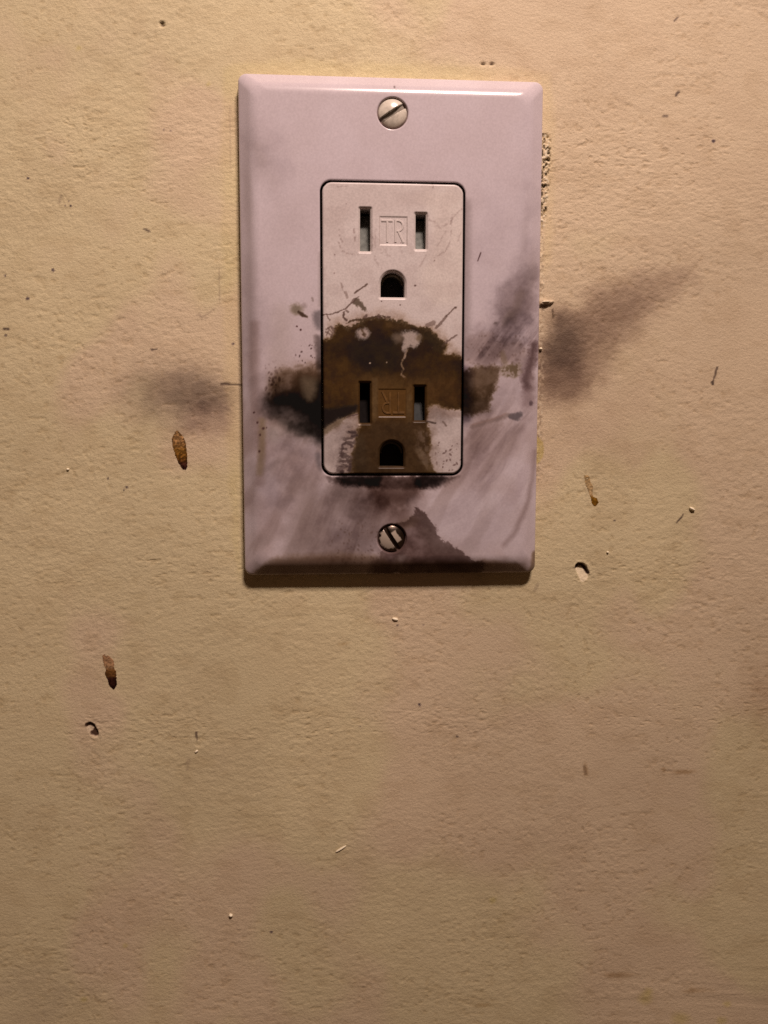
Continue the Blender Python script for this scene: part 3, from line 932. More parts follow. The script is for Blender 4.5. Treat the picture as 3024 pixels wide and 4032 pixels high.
P.put(inb * P.area(Zm([(160, 700), (400, 740), (520, 900), (480, 1120), (160, 1120)]), 60, 30, 10) * .6, (.112, .058, .014), .7)
P.put(inb * P.area(Zm([(1120, 900), (1480, 930), (1480, 1180), (1160, 1150)]), 50, 20, 10) * .6, (.125, .064, .020), .7)
P.put(inb * P.area(Zm([(470, 860), (720, 900), (950, 930), (1180, 930), (1160, 1330), (490, 1330)]), 60, 16, 10) * .7, (.150, .085, .026), .7)
P.put(inb * P.area(Zm([(500, 1340), (1130, 1320), (1160, 1560), (1200, 1830), (440, 1830)]), 40, 16, 10) * .75, (.088, .054, .026), .7)
P.put(inb * P.area(Zm([(430, 1500), (560, 1420), (600, 1800), (430, 1830)]), 40, 16, 10) * .35, (.090, .075, .058), .7)
P.put(inb * P.area(Zm([(1040, 1380), (1170, 1400), (1190, 1700), (1120, 1800), (1040, 1600)]), 30, 16, 16) * .45 * (.3 + sstep(.4, .6, fbm(u / 12, v / 18, 822, 3))), (.30, .24, .22), .6)
P.put(inb * P.line(Zm([(1060, 1600), (1130, 1720), (1210, 1830)]), 9, 12, 4, 8) * .5, (.26, .20, .13), .5)
P.put(inb * P.area(Zm([(940, 1100), (1000, 1050), (1010, 1330), (950, 1330)]), 14, 4, 6) * .35, (.20, .15, .09), .5)
P.put(inb * P.line(Zm([(650, 940), (655, 1300)]), 9, 8, 3, 5) * .4, (.20, .15, .09), .5)
P.put(inb * P.area(Zm([(1180, 480), (1330, 620), (1290, 700), (1180, 640), (1060, 480)]), 20, 10, 12) * .5, (.060, .045, .025), .8)
P.put(inb * P.line(Zm([(170, 620), (170, 1200)]), 6, 10, 3, 6) * .3, (.06, .03, .02))
P.dens(inb * (1 - .55 * P.area(Zm([(470, 960), (1160, 960), (1160, 1350), (500, 1350)]), 90, 20, 10)), .36, (.92, .98, 1.0), .15)
P.dens(inb * P.area(Zm([(150, 560), (700, 380), (1200, 480), (1330, 640), (1330, 720), (900, 860), (500, 900), (150, 700)]), 120, 40, 14), .30, (1.0, .98, .8), .5)
P.dens(inb * sstep(.5, .7, fbm(u / 30, v / 26, 855, 3)), .14, (1.0, 1.0, .9), .3)
P.dens(P.area(burn, 40, 16, 18, .95) * sstep(.35, .6, fbm(u / 16, v / 16, 875, 3)), .22, (.8, 1.0, 1.2), .3)
P.dens(P.area(Zm([(1400, 720), (1520, 740), (1520, 1240), (1440, 1200)]), 40, 12, 12), .5, (1, 1, .9), .3)
lowf = P.area(Zm([(140, 1230), (1500, 1200), (1500, 1850), (140, 1850)]), 60, 20, 10) * (1 - inb)
P.dens(lowf, .20, (.95, 1.04, 1.06), .4)
P.dens(lowf * P.area(Zm([(140, 1230), (500, 1230), (480, 1500), (430, 1850), (300, 1850), (140, 1500)]), 120, 30, 14), .26, (.92, 1.03, 1.05), .4)
P.dens(lowf * P.area(Zm([(1130, 1190), (1300, 1180), (1500, 1230), (1500, 1330), (1180, 1400), (1220, 1850), (1130, 1850)]), 90, 30, 14), .35, (.95, 1.03, 1.05), .4)
# crisp crusted upper rim
rimp = Zm([(300, 445), (345, 432), (400, 464), (455, 438), (520, 402), (600, 366), (700, 368), (800, 384), (900, 402), (1000, 432), (1070, 462), (1140, 464), (1200, 500), (1240, 555), (1310, 600)])
P.put(P.line(rimp, 4.5, 3, 5, 16, False, .40, 31) * .8, (.055, .036, .018))
P.put(P.line(Zm([(395, 408), (460, 385), (560, 368), (640, 352), (700, 345), (790, 352), (800, 385)]), 3.2, 2, 4, 10, False, .35, 41) * .85, (.070, .045, .028))
P.put(P.line(Zm([(520, 372), (530, 420), (570, 450)]), 3.5, 3, 4, 8) * .7, (.06, .04, .02))
P.put(P.area(Zm([(740, 400), (980, 430), (1000, 480), (880, 480), (760, 440)]), 14, 8, 12) * .25, (.28, .19, .10), .5)
# places where it flaked off or was wiped
P.clean(P.spot(*Zm([(545, 505)])[0], 22, 20, 0, .5, 8, 14) * .75, (.52, .44, .42))
P.put(P.spot(*Zm([(552, 508)])[0], 7, 6, 20, .6, 5, 8) * .8, (.07, .045, .03))
P.put(P.line(Zm([(530, 460), (560, 530)]), 2.5, 3, 3, 6) * .6, (.08, .05, .03))
P.clean(P.area(Zm([(905, 500), (980, 480), (1050, 500), (1090, 540), (1080, 590), (1020, 640), (990, 620), (950, 640), (915, 680), (905, 620), (930, 570)]), 14, 8, 14) * .80, (.50, .43, .40))
P.clean(P.area(Zm([(820, 520), (920, 500), (910, 590), (830, 590)]), 26, 10, 12) * .35, (.36, .28, .22))
P.put(P.spot(*Zm([(1080, 545)])[0], 14, 14, 0, .7, 5, 12) * .5, (.09, .06, .03))
P.clean(P.line(Zm([(960, 660), (930, 720), (905, 780), (915, 840), (900, 890), (935, 925)]), 1.8, 3, 3, 10, False, .42, 61) * .5, (.40, .29, .19))
P.clean(P.line(Zm([(945, 660), (930, 740)]), 2.6, 3, 3, 8) * .4, (.5, .4, .34))
P.clean(P.spot(*Zm([(610, 780)])[0], 3.4, 2.6, 0, .4, 1, 2) * .8, (.6, .5, .4))
P.clean(P.spot(*Zm([(765, 775)])[0], 2.8, 2.6, 0, .4, 1, 2) * .6, (.5, .4, .3))
P.put(P.line(Zm([(1140, 835), (1460, 850)]), 2, 4, 4, 4) * .4, (.04, .02, .01))
# black tongue entering from the left
P.put(P.area(Zm([(140, 1215), (300, 1195), (420, 1175), (495, 1165), (495, 1225), (400, 1262), (290, 1310), (140, 1410)]), 16, 8, 10) * .93, (.016, .012, .012))
P.put(P.area(Zm([(140, 1380), (300, 1300), (430, 1260), (380, 1310), (240, 1400), (140, 1480)]), 18, 10, 12) * .45, (.09, .065, .035))
P.put(P.line(Zm([(390, 1290), (430, 1272), (490, 1262)]), 2.2, 2, 2, 4) * .6, (.08, .05, .05))
# brushed soot left of the stem
bl = P.area(Zm([(410, 1400), (480, 1390), (470, 1560), (440, 1700), (430, 1830), (270, 1830), (330, 1680), (340, 1500)]), 30, 14, 16)
P.put(bl * sstep(.42, .58, fbm(u / 26, (v - u * .1) / 7, 841, 3)) * .75, (.08, .058, .055))
P.put(bl * .18, (.2, .15, .14))
for pts, w, k in [([(415, 1425), (470, 1432)], 10, .9), ([(440, 1465), (490, 1455)], 8, .8), ([(350, 1545), (380, 1530), (430, 1540), (445, 1560)], 8, .7), ([(345, 1640), (360, 1620)], 14, .6),
                  ([(330, 1700), (440, 1690)], 6, .6), ([(425, 1720), (415, 1780)], 12, .8), ([(340, 1790), (350, 1800)], 14, .8), ([(310, 1770), (380, 1740)], 20, .4), ([(355, 1560), (350, 1610)], 6, .6)]:
    P.put(P.line(Zm(pts), w / 2.37, 4, 4, 9) * k, (.06, .04, .04))
# right of the stem: specks
P.put(P.specks(Zm([(1200, 1500), (1460, 1500), (1460, 1790), (1230, 1790)]), 14, .33, 3.4, 95, 20) * .6, (.13, .085, .08))
P.put(P.area(Zm([(1150, 1190), (1220, 1180), (1340, 1220), (1460, 1240), (1460, 1290), (1300, 1290), (1200, 1260)]), 24, 14, 14) * .28, (.17, .12, .11))
P.put(P.line(Zm([(1140, 1325), (1220, 1340)]), 2.4, 3, 2, 3) * .7, (.05, .035, .03))
P.put(P.line(Zm([(1290, 1330), (1320, 1365)]), 2.4, 3, 2, 3) * .5, (.10, .07, .06))
# splashes above the burn
P.put(P.area(Zm([(455, 200), (495, 180), (540, 215), (580, 285), (570, 300), (520, 270), (470, 245)]), 9, 6, 14) * .80, (.105, .080, .060))
for pts, w, k in [([(465, 125), (510, 98), (550, 70), (585, 45)], 4, .75), ([(170, 335), (260, 320), (340, 292), (385, 268), (440, 225), (500, 165)], 3.6, .72), ([(205, 340), (235, 385)], 4, .6),
                  ([(385, 290), (405, 300)], 6, .5), ([(365, 310), (362, 355), (390, 382)], 6, .8), ([(690, 330), (680, 350), (700, 360)], 6, .7), ([(750, 360), (790, 350)], 5, .6),
                  ([(1225, 450), (1270, 410), (1320, 345)], 8, .5), ([(1320, 345), (1360, 300), (1408, 262)], 3.5, .65), ([(1320, 590), (1360, 560), (1418, 515)], 4, .55), ([(1140, 430), (1200, 405)], 16, .4), ([(1330, 570), (1290, 620)], 8, .5),
                  ([(195, 470), (240, 440), (290, 470)], 4, .5), ([(190, 490), (260, 530)], 4, .5), ([(215, 455), (260, 500), (240, 550)], 4, .5), ([(250, 440), (285, 520)], 4, .5), ([(200, 520), (215, 480)], 4, .5),
                  ([(340, 40), (350, 80)], 6, .2), ([(380, 120), (395, 170)], 8, .25), ([(440, 215), (460, 190)], 8, .5), ([(560, 350), (575, 340)], 8, .7)]:
    P.put(P.line(Zm(pts), w / 2.37 * 1.35, 2.4, 2, 7) * k, (.10, .065, .055))
for (a_, b_, r_) in [(1030, 60, 7), (715, 205, 5), (890, 240, 6), (1405, 258, 6), (1375, 1555, 5), (265, 965, 5), (530, 1110, 4), (1190, 640, 5), (700, 350, 9)]:
    P.put(P.spot(*Zm([(a_, b_)])[0], r_ / 2.37 * 1.2, r_ / 2.37, 0, .5, 2, 3) * .7, (.09, .055, .05))
# brown in the lower badge, darker badge outlines, grime on the burnt socket's chamfers
for bi, r in enumerate(badges):
    d = sd_box(x, z, r)
    if bi == 1:
        P.put((1 - sstep(-.05, .05, d)) * .6, (.115, .055, .012), .6)
    P.put((1 - sstep(0, .12, np.abs(d + .06))) * (.16 if bi == 0 else .45), (.12, .08, .06))
P.clean((1 - sstep(.0, .5, dh)) * (v < 1300) * .35, (.74, .68, .62))
P.put((1 - sstep(.1, .5, dh)) * (v > 1300) * (v < 1690) * .5, (.05, .026, .010), .6)
P.c = np.clip(P.c, .008, .9)
# compact the sheet, then drop walls from every free edge
used = np.unique(F)
remap = -np.ones(len(x), np.int64)
remap[used] = np.arange(len(used))
F = remap[F]
Vx, Vz, Vh, Vc, Vd = x[used], z[used], Hf[used], P.c[used], P.dirt[used]
E = np.concatenate([F[:, [0, 1]], F[:, [1, 2]], F[:, [2, 3]], F[:, [3, 0]]])
key = np.minimum(E[:, 0], E[:, 1]) * 10 ** 7 + np.maximum(E[:, 0], E[:, 1])
uq, inv, cnt = np.unique(key, return_inverse=True, return_counts=True)
BE = E[cnt[inv] == 1]
bv = np.unique(BE)
bmap = -np.ones(len(used), np.int64)
bmap[bv] = np.arange(len(bv))
n0 = len(used)
outer = np.abs(sd_rr(Vx[bv], Vz[bv], RW, RH, RR)) < .2
depth = np.where(outer, -1.0, HF - 5.2)
allx = np.concatenate([Vx, Vx[bv], Vx[bv]])
allz = np.concatenate([Vz, Vz[bv], Vz[bv]])
allh = np.concatenate([Vh, Vh[bv] - .04, depth])
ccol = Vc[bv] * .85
ccol2 = np.where(outer[:, None], .02, np.array([.05, .04, .035]) + 0 * Vc[bv])  # walls coloured darker with depth, painting shade into the gap and holes
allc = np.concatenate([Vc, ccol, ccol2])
alld = np.concatenate([Vd, Vd[bv], np.ones(len(bv))])
q1 = np.stack([BE[:, 1], BE[:, 0], n0 + bmap[BE[:, 0]], n0 + bmap[BE[:, 1]]], -1)
nb = len(bv)
q2 = np.stack([n0 + bmap[BE[:, 1]], n0 + bmap[BE[:, 0]], n0 + nb + bmap[BE[:, 0]], n0 + nb + bmap[BE[:, 1]]], -1)
Fall = np.concatenate([F, q1, q2])
me = mesh_from('receptacle', np.stack([allx, -allh, allz], -1), Fall)
set_color(me, 'film', allc)
set_float(me, 'dirt', alld)
# keep hole walls crisp
sm = np.ones(len(me.polygons), bool)
sm[len(F):] = False
me.polygons.foreach_set('use_smooth', sm)
recept = link('receptacle', me, M_face, outlet)


def box(x0, x1, z0, z1, h0, h1):
    vs = [(a_, -h_, b_) for h_ in (h0, h1) for a_, b_ in ((x0, z0), (x1, z0), (x1, z1), (x0, z1))]
    fs = [(0, 3, 2, 1), (4, 5, 6, 7), (0, 1, 5, 4), (1, 2, 6, 5), (2, 3, 7, 6), (3, 0, 4, 7)]
    return vs, fs


# the pieces seen inside the holes
for i, r in enumerate(slots):
    # a sliding safety shutter, its face slanting back towards the top
    x0, x1, z0, z1 = r
    m_ = .04
    hz = z1 - z0
    vs = [(x0 + m_, -(HF - 2.1), z0 + m_), (x1 - m_, -(HF - 2.1), z0 + m_), (x1 - m_, -(HF - 3.5), z0 + hz * .62), (x0 + m_, -(HF - 3.5), z0 + hz * .62),
          (x0 + m_, -(HF - 4.6), z0 + hz * .95), (x1 - m_, -(HF - 4.6), z0 + hz * .95),
          (x0 + m_, -(HF - 5.0), z0 + m_), (x1 - m_, -(HF - 5.0), z0 + m_), (x1 - m_, -(HF - 5.0), z0 + hz * .95), (x0 + m_, -(HF - 5.0), z0 + hz * .95)]
    fs = [(0, 1, 2, 3), (3, 2, 5, 4), (0, 6, 7, 1), (6, 9, 8, 7), (4, 5, 8, 9), (0, 3, 4, 9, 6), (1, 7, 8, 5, 2)]
    me = mesh_from('slot_shutter', np.array(vs), fs, smooth=False)
    mt = M_shutter
    if i == 2:
        mt = plain('sooty_shutter', (.012, .010, .010), .8, spec=.02)
    if i == 3:
        mt = plain('smoky_shutter', (.055, .060, .062), .7, spec=.05)
    o = link('slot_shutter', me, mt, recept)
    if i == 2:
        o['label'] = 'soot-blackened shutter in the lower left slot'
for i, r in enumerate(grounds):
    # open-fronted metal ground contact deep in the hole
    vs, fs = [], []
    cx, hw = (r[0] + r[1]) / 2, (r[1] - r[0]) / 2
    zc = r[3] - hw
    n = 20
    for k in range(n + 1):
        a_ = math.pi * k / n
        for rr_, hh_ in ((hw - .1, HF - 2.0), (hw - .5, HF - 2.0), (hw - .6, HF - 4.8)):
            vs.append((cx + rr_ * math.cos(a_), -hh_, zc + rr_ * math.sin(a_)))
    for k in range(n):
        for j in range(2):
            a_ = k * 3 + j
            fs.append((a_, a_ + 1, a_ + 4, a_ + 3))
    me = mesh_from('ground_contact', np.array(vs), fs)
    link('ground_contact', me, plain('ground_metal', (.10, .085, .06), .45, .8), recept)
# the body of the device behind the face, closing every hole in the dark
vs, fs = box(-RW + .3, RW - .3, -RH + .3, RH - .3, -.9, .55)
me = mesh_from('device_body', np.array(vs), fs, smooth=False)
link('device_body', me, M_inside, recept)


# ------------------------------------------------------------------ raised TR lettering in the badges
def ribbon(pts, w, h0, h1, vs, fs):
    """a raised stroke with a trapezoid section following pts (x,z)"""
    pts = np.array(pts, float)
    n = len(pts)
    tan = np.gradient(pts, axis=0)
    tan /= np.linalg.norm(tan, axis=1)[:, None] + 1e-9
    nor = np.stack([-tan[:, 1], tan[:, 0]], -1)
    b0 = len(vs)
    for i in range(n):
        for off, h in ((-w * .5, h0), (-w * .26, h1), (w * .26, h1), (w * .5, h0)):
            p = pts[i] + nor[i] * off
            vs.append((p[0], -h, p[1]))
    for i in range(n - 1):
        for j in range(3):
            a_ = b0 + i * 4 + j
            fs.append((a_, a_ + 4, a_ + 5, a_ + 1))
    fs.append((b0, b0 + 1, b0 + 2, b0 + 3))
    e = b0 + (n - 1) * 4
    fs.append((e + 3, e + 2, e + 1, e))


def lettering(r, flip, hb, mat):
    cx, cz, hw, hh = (r[0] + r[1]) / 2, (r[2] + r[3]) / 2, (r[1] - r[0]) / 2, (r[3] - r[2]) / 2
    s = -1 if flip else 1

    def T(p):
        return [(cx + s * a_ * hw, cz + s * b_ * hh) for a_, b_ in p]
    vs, fs = [], []
    h0, h1 = hb - .01, hb + .14
    w = .62
    ribbon(T([(-.86, .70), (-.48, .70), (-.06, .70)]), w, h0, h1, vs, fs)
    ribbon(T([(-.44, .74), (-.44, 0), (-.44, -.78)]), w, h0, h1 + .01, vs, fs)
    ribbon(T([(.16, .76), (.16, 0), (.16, -.78)]), w, h0, h1 + .01, vs, fs)
    arc = [(.16, .70)] + [(.34 + .34 * math.cos(t), .36 + .36 * math.sin(t)) for t in np.linspace(math.pi / 2, -math.pi / 2, 12)] + [(.16, 0.0)]
    ribbon(T(arc), w * .9, h0, h1, vs, fs)
    ribbon(T([(.34, .0), (.52, -.38), (.72, -.80)]), w, h0, h1 + .005, vs, fs)
    me = mesh_from('raised_lettering', np.array(vs), fs, smooth=False)
    return link('raised_lettering', me, mat, recept)


for i, r in enumerate(badges):
    cz = (r[2] + r[3]) / 2
    hb = HF - .22 + .35 * (1 - (cz / RH) ** 2) * .6 + .12 - .17
    mt = plain('letter_plastic', (.66, .60, .59), .4, var=.05) if i == 0 else plain('browned_letter_plastic', (.125, .062, .014), .6, var=.25)
    lettering(r, i == 1, hb, mt)


# ------------------------------------------------------------------ screws
def screw(cx, cz, hb, R, dome, slot_ang, slot_w, mats, painted):
    """oval head with a cut slot; a polar sheet, fine enough for the slot edges"""
    n_r, n_t = 60, 240
    rr = np.linspace(0, R, n_r + 1)[1:]
    th = np.linspace(0, 2 * math.pi, n_t, endpoint=False)
    RR_, TH = np.meshgrid(rr, th, indexing='ij')
    sx_, sz_ = RR_ * np.cos(TH), RR_ * np.sin(TH)
    Rs = (R * R + dome * dome) / (2 * dome)
    # rows
    ca, sa = math.cos(slot_ang), math.sin(slot_ang)
    # signed offset across the slot; snap near its edges
    a_ = sx_ * ca + sz_ * sa
    b_ = -sx_ * sa + sz_ * ca
    e = slot_w / 2
    for s in (-1, 1):
        k = np.abs(b_ - s * e) < .045
        b_ = np.where(k, s * e, b_)
        k2 = np.abs(b_ - s * (e - .03)) < 0.0
    sx_, sz_ = a_ * ca - b_ * sa, a_ * sa + b_ * ca
    r2 = sx_ ** 2 + sz_ ** 2
    h = np.sqrt(np.maximum(Rs * Rs - r2, 0)) - (Rs - dome)
    h = h - sstep(R - .25, R, np.sqrt(r2)) * .22
    ins = np.abs(b_) < e - .002
    h = np.where(ins, np.minimum(h - .55, dome - .95), h)
    x_ = (cx + sx_).ravel(); z_ = (cz + sz_).ravel(); h_ = (hb + h).ravel()
    # centre vertex and skirt
    vs = [np.array([[cx, -(hb + dome - .95), cz]]), np.stack([x_, -h_, z_], -1)]
    sk = np.stack([cx + R * np.cos(th), np.full(n_t, -(hb - .7)), cz + R * np.sin(th)], -1)
    vs.append(sk)
    vs = np.concatenate(vs)
    quads = []
    for i in range(n_r):
        if i + 1 <= n_r:
            for j in range(n_t):
                j2 = (j + 1) % n_t
                quads.append((1 + i * n_t + j, 1 + (i + 1) * n_t + j, 1 + (i + 1) * n_t + j2, 1 + i * n_t + j2))
    tris = [(0, 1 + j, 1 + (j + 1) % n_t) for j in range(n_t)]
    me = mesh_from('screw', vs, tris + quads, smooth=True)
    uu = np.concatenate([[0], ((sx_ * ca + sz_ * sa)).ravel(), np.zeros(n_t)])
    vv = np.concatenate([[0], ((-sx_ * sa + sz_ * ca)).ravel(), np.zeros(n_t)])
    slot = np.concatenate([[1], ins.ravel().astype(float), np.zeros(n_t)])
    return me, uu, vv, slot, vs


def screw_mat(name):
    m, nt, b = new_mat(name)
    N, L = nt.nodes, nt.links
    a_ = N.new('ShaderNodeAttribute'); a_.attribute_name = 'film'
    d_ = N.new('ShaderNodeAttribute'); d_.attribute_name = 'metal'
    L.new(a_.outputs['Color'], b.inputs['Base Color'])
    L.new(d_.outputs['Fac'], b.inputs['Metallic'])
    tc = N.new('ShaderNodeTexCoord')
    n = N.new('ShaderNodeTexNoise'); n.inputs['Scale'].default_value = 1500
    L.new(tc.outputs['Object'], n.inputs['Vector'])
    mr = N.new('ShaderNodeMapRange')
    mr.inputs[3].default_value, mr.inputs[4].default_value = .14, .28
    L.new(n.outputs[0], mr.inputs[0]); L.new(mr.outputs[0], b.inputs['Roughness'])
    return m


M_screw = screw_mat('screw_finish')
me, uu, vv, slot, vs = screw(*screws[0], H0 - .30, 3.28, .85, math.radians(33), 1.28, None, True)
lx, lz = vs[:, 0] - screws[0][0], vs[:, 2] - screws[0][1]
n = fbm(lx / .8 + 5, lz / .8, 41, 3)
col = np.tile(np.array([.72, .665, .575]), (len(vs), 1))
k = sstep(.45, .75, n)[:, None]
col = col * (1 - k * .16)
low_edge = sstep(2.0, 3.3, np.hypot(lx, lz)) * sstep(.5, -2.5, lz) * .6  # lower edge of the head darkens to brown
col = col * (1 - low_edge[:, None]) + np.array([.16, .10, .05]) * low_edge[:, None]
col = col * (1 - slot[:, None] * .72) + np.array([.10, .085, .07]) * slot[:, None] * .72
set_color(me, 'film', col)
set_float(me, 'metal', np.zeros(len(vs)))
s1 = link('screw', me, M_screw, outlet)
s1['label'] = 'upper cream-painted slotted screw'
me, uu, vv, slot, vs = screw(*screws[1], H0 - .42, 3.20, .80, math.radians(-57), 1.10, None, False)
lx, lz = vs[:, 0] - screws[1][0], vs[:, 2] - screws[1][1]
wn = (fbm(lx / .7 + 3, lz / .7, 51, 3) - .5) * 1.0
r_ = np.hypot(lx, lz)
# paint left on the crown either side of the slot, bare nickel round the edge
left_p = sstep(2.55, 2.15, np.hypot(lx + .55, lz + .05) + wn) * (vv < -.45)
right_p = sstep(.85, .55, np.abs(vv - 1.05) + wn * .5) * sstep(1.6, 1.2, np.abs(uu - .1)) * (vv > .5)
paint = np.clip(left_p + right_p, 0, 1) * (1 - slot)
met = (1 - paint) * (1 - slot * .8)
col = np.array([.20, .165, .14]) * (1 - paint[:, None]) + np.array([.42, .36, .30]) * paint[:, None]
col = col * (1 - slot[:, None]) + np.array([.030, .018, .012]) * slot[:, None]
ed = sstep(2.5, 3.1, r_) * .7
col = col * (1 - ed[:, None]) + np.array([.09, .055, .045]) * ed[:, None]
set_color(me, 'film', col)
set_float(me, 'metal', met)
s2 = link('screw', me, M_screw, outlet)
s2['label'] = 'lower bare metal slotted screw with worn paint'


# =================================================================== DRIPS AND FLAKES ON THE WALL
def wall_rel(px_, pz_):
    """height of the wall relief at a spot (nearest mesh line)"""
    i = int(np.clip(np.searchsorted(wx, px_), 0, nx - 1))
    j = int(np.clip(np.searchsorted(wz, pz_), 0, nz - 1))
    return float(rel[j * nx + i])


REL = rel.reshape(nz, nx)


def relief(x_, z_):
    i = np.clip(np.searchsorted(wx, x_) - 1, 0, nx - 2)
    j = np.clip(np.searchsorted(wz, z_) - 1, 0, nz - 2)
    tx = (x_ - wx[i]) / (wx[i + 1] - wx[i])
    tz = (z_ - wz[j]) / (wz[j + 1] - wz[j])
    return (REL[j, i] * (1 - tx) + REL[j, i + 1] * tx) * (1 - tz) + (REL[j + 1, i] * (1 - tx) + REL[j + 1, i + 1] * tx) * tz


def drip(poly_px, thick, colour_fn, label, group, wob=5, holes=0.0, seed=1, step=.11):
    """a dried run of liquid: a thin skin with a ragged edge lying on the relief of the wall"""
    pl = chaikin(poly_px, 2)
    uu_ = [p[0] for p in pl]; vv_ = [p[1] for p in pl]
    x0, z1 = at(min(uu_) - 8, min(vv_) - 8); x1, z0 = at(max(uu_) + 8, max(vv_) + 8)
    cx, cz = (x0 + x1) / 2, (z0 + z1) / 2
    xs, zs = np.arange(x0, x1, step), np.arange(z0, z1, step)
    A, B = np.meshgrid(xs, zs)
    a_, b_ = A.ravel(), B.ravel()
    u_, v_ = to_uv(a_, b_, 0.0)
    wu_ = u_ + (fbm(u_ / 6, v_ / 6, seed, 3) - .5) * wob * 2
    wv_ = v_ + (fbm(u_ / 6, v_ / 6, seed + 50, 3) - .5) * wob * 2
    sd = poly_sd(wu_, wv_, pl)
    t_ = (v_ - min(vv_)) / (max(vv_) - min(vv_))
    nn_ = fbm(u_ / 7, v_ / 5, seed + 9, 3)
    hole = nn_ < holes * (1 - t_ * 1.6)
    ok = (sd < 0) & ~hole
    n1, n2 = len(xs), len(zs)
    idx = (np.arange(n2 - 1)[:, None] * n1 + np.arange(n1 - 1)[None, :]).ravel()
    F_ = np.stack([idx, idx + 1, idx + n1 + 1, idx + n1], -1)
    F_ = F_[ok[F_].sum(1) >= 2]
    hgt = relief(a_, b_) + .015 + thick * sstep(0, 14, -sd) * (.3 + .7 * t_)
    col_ = colour_fn(t_, nn_, sd)
    us = np.unique(F_)
    rm_ = -np.ones(len(a_), np.int64); rm_[us] = np.arange(len(us))
    F_ = rm_[F_]
    top = np.stack([a_[us] - cx, -hgt[us], b_[us] - cz], -1)
    bot = np.stack([a_[us] - cx, -(relief(a_[us], b_[us]) - .05), b_[us] - cz], -1)
    ne = len(us)
    E_ = np.concatenate([F_[:, [0, 1]], F_[:, [1, 2]], F_[:, [2, 3]], F_[:, [3, 0]]])
    key_ = np.minimum(E_[:, 0], E_[:, 1]) * 10 ** 6 + np.maximum(E_[:, 0], E_[:, 1])
    _, iv, ct = np.unique(key_, return_inverse=True, return_counts=True)
    be = E_[ct[iv] == 1]
    side = np.stack([be[:, 1], be[:, 0], be[:, 0] + ne, be[:, 1] + ne], -1)
    me_ = mesh_from('dried_drip', np.concatenate([top, bot]), np.concatenate([F_, side]))
    set_color(me_, 'film', np.concatenate([col_[us], col_[us]]))
    set_float(me_, 'dirt', np.ones(ne * 2))
    o_ = link('dried_drip', me_, M_drip)
    o_.location = (cx * MM, 0, cz * MM)
    return tag(o_, label, 'stain', group)


def ramp(t_, stops):
    ts = [s[0] for s in stops]
    return np.stack([np.interp(t_, ts, [s[1][i] for s in stops]) for i in range(3)], -1)


G = 'dried brown drips on the wall'


def c1(t_, n_, sd):
    c_ = ramp(t_, [(0, (.26, .15, .06)), (.25, (.30, .17, .07)), (.5, (.22, .11, .022)), (.7, (.17, .075, .014)), (.83, (.055, .020, .012)), (1, (.030, .012, .012))])
    c_ *= (.55 + .9 * sstep(.35, .65, n_))[:, None]
    return c_ * (1 - .35 * sstep(-5, 0, sd))[:, None]


def Za(p):
    return [(450 + a_ / 3.016, 1350 + b_ / 3.016) for a_, b_ in p]


drip(Za([(740, 1030), (705, 1090), (684, 1150), (696, 1230), (725, 1330), (760, 1425), (800, 1490), (848, 1516), (866, 1470), (864, 1380), (858, 1250), (835, 1130), (790, 1085)]),
     .10, c1, 'largest brown drip, slanting below the soot smudge left of the outlet', G, 2, .27, 11)


def c2(t_, n_, sd):
    c_ = ramp(t_, [(0, (.30, .17, .09)), (.35, (.34, .21, .11)), (.45, (.15, .07, .02)), (.62, (.12, .055, .018)), (.68, (.035, .012, .008)), (1, (.022, .008, .006))])
    return c_ * (.7 + .6 * sstep(.35, .65, n_))[:, None]


drip([(250 + a_ / 2.765, 2500 + b_ / 2.765) for a_, b_ in [(420, 212), (482, 222), (545, 275), (552, 370), (574, 410), (578, 560), (545, 598), (500, 562), (478, 480), (448, 430), (465, 380), (440, 330)]],
     .14, c2, 'brown drip with a near-black lower end, low on the left side of the wall', G, 2, .40, 21)


def c3(t_, n_, sd):
    c_ = ramp(t_, [(0, (.40, .28, .13)), (.6, (.44, .32, .17)), (.72, (.20, .10, .012)), (1, (.16, .075, .010))])
    return c_ * (.75 + .5 * sstep(.35, .65, n_))[:, None]


drip([(2150 + a_ / 2.37, 1750 + b_ / 2.37) for a_, b_ in [(352, 285), (405, 290), (412, 340), (445, 400), (432, 440), (440, 490), (482, 505), (488, 550), (462, 578), (432, 560), (420, 500), (400, 440), (372, 380), (365, 320)]],
     .08, c3, 'small faint brown drip ending in a dark dot, right of the outlet', G, 2, .38, 31)


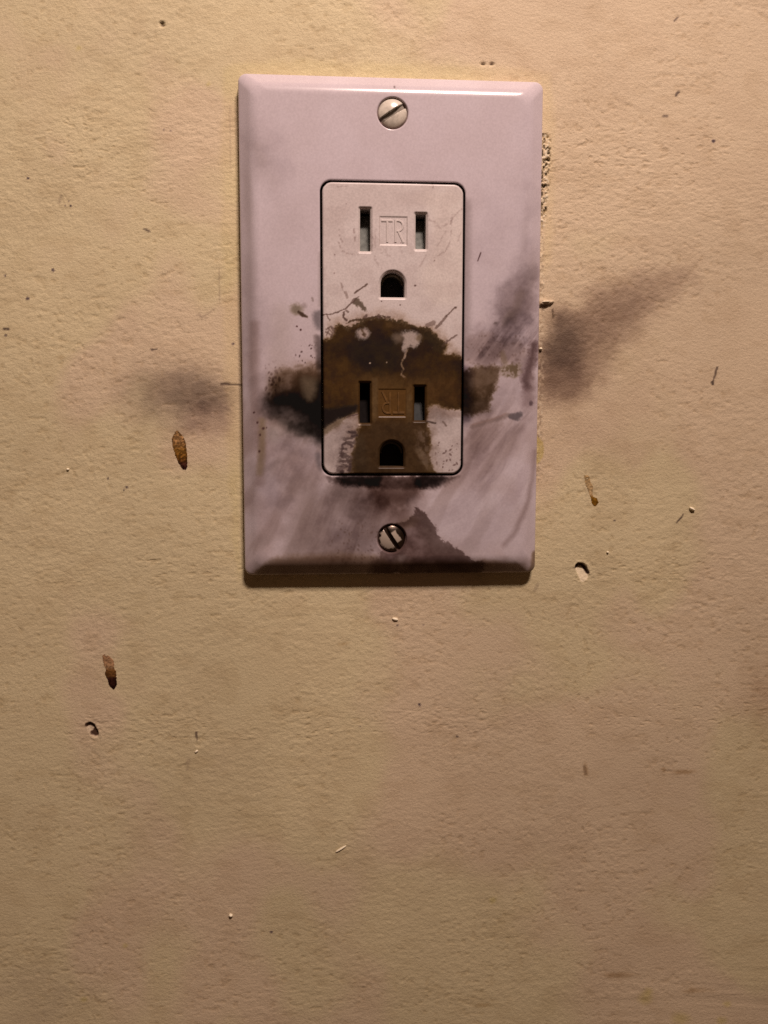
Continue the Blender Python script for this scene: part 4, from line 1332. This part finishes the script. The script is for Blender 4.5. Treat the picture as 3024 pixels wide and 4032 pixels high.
def flake(u_, v_, L_, W_, T_, ang, label, group='loose cream paint flakes on the wall', seed=1, mat=None):
    """a curled chip of paint, thick enough to throw a shadow"""
    cx, cz = at(u_, v_)
    n1, n2 = 14, 8
    vs_, fs_ = [], []
    ca, sa = math.cos(math.radians(ang)), math.sin(math.radians(ang))
    base = wall_rel(cx, cz)
    rng = np.random.RandomState(seed)
    jit = rng.uniform(.75, 1.15, n1 + 1)
    for side_ in (0, 1):
        for i in range(n1 + 1):
            s = i / n1 * 2 - 1
            wl = W_ * .5 * math.sqrt(max(0, 1 - abs(s) ** 2.2)) * jit[i] + .015
            for j in range(n2 + 1):
                q_ = j / n2 * 2 - 1
                x_ = s * L_ * .5; z_ = q_ * wl
                lift = T_ * (.25 + .75 * (1 - q_ * q_) * (1 - s * s * .6))
                h_ = base - .08 if side_ else base + lift
                vs_.append((x_ * ca - z_ * sa, -h_, x_ * sa + z_ * ca))
    m1 = n2 + 1
    tot = (n1 + 1) * m1
    for i in range(n1):
        for j in range(n2):
            a_ = i * m1 + j
            fs_.append((a_, a_ + m1, a_ + m1 + 1, a_ + 1))
            fs_.append((tot + a_, tot + a_ + 1, tot + a_ + m1 + 1, tot + a_ + m1))
    for i in range(n1):
        a_ = i * m1
        fs_.append((a_, tot + a_, tot + a_ + m1, a_ + m1))
        a_ = i * m1 + n2
        fs_.append((a_, a_ + m1, tot + a_ + m1, tot + a_))
    for j in range(n2):
        fs_.append((j, j + 1, tot + j + 1, tot + j))
        a_ = n1 * m1 + j
        fs_.append((a_, tot + a_, tot + a_ + 1, a_ + 1))
    me_ = mesh_from('paint_flake', np.array(vs_), fs_)
    o_ = link('paint_flake', me_, mat or M_flake)
    o_.location = (cx * MM, 0, cz * MM)
    return tag(o_, label, 'paint flake', group)


flake(1342, 3342, 3.1, .55, .45, 31, 'long thin cream paint sliver lying diagonally below the outlet', seed=2)
flake(909, 3603, .95, .8, .75, -10, 'round cream paint crumb near the bottom of the wall, left of centre', seed=3)
flake(2724, 2004, 1.55, .75, .75, -28, 'bright wedge-shaped paint flake standing off the wall beside a short scratch, far right', seed=4)
flake(2392, 2174, .55, .5, .5, 0, 'tiny pale paint crumb just above right of the crescent chip', seed=5)
flake(1556, 2438, 1.5, .8, .55, -14, 'small cream paint lump centred under the outlet plate', seed=6)
flake(268, 1848, .65, .55, .45, 0, 'pale paint crumb left of the largest brown drip', seed=7)
flake(774, 2958, .9, .6, .35, 40, 'pale paint lump below the short dark tick, lower left', seed=8)
flake(2146, 1190, 1.9, .42, .9, 3, 'torn lip of cream paint touching the right edge of the outlet plate', seed=9)
flake(2128, 1374, .8, .7, .7, 0, 'bright bit of torn paint at the outlet plate edge beside the right soot smudge', seed=10)
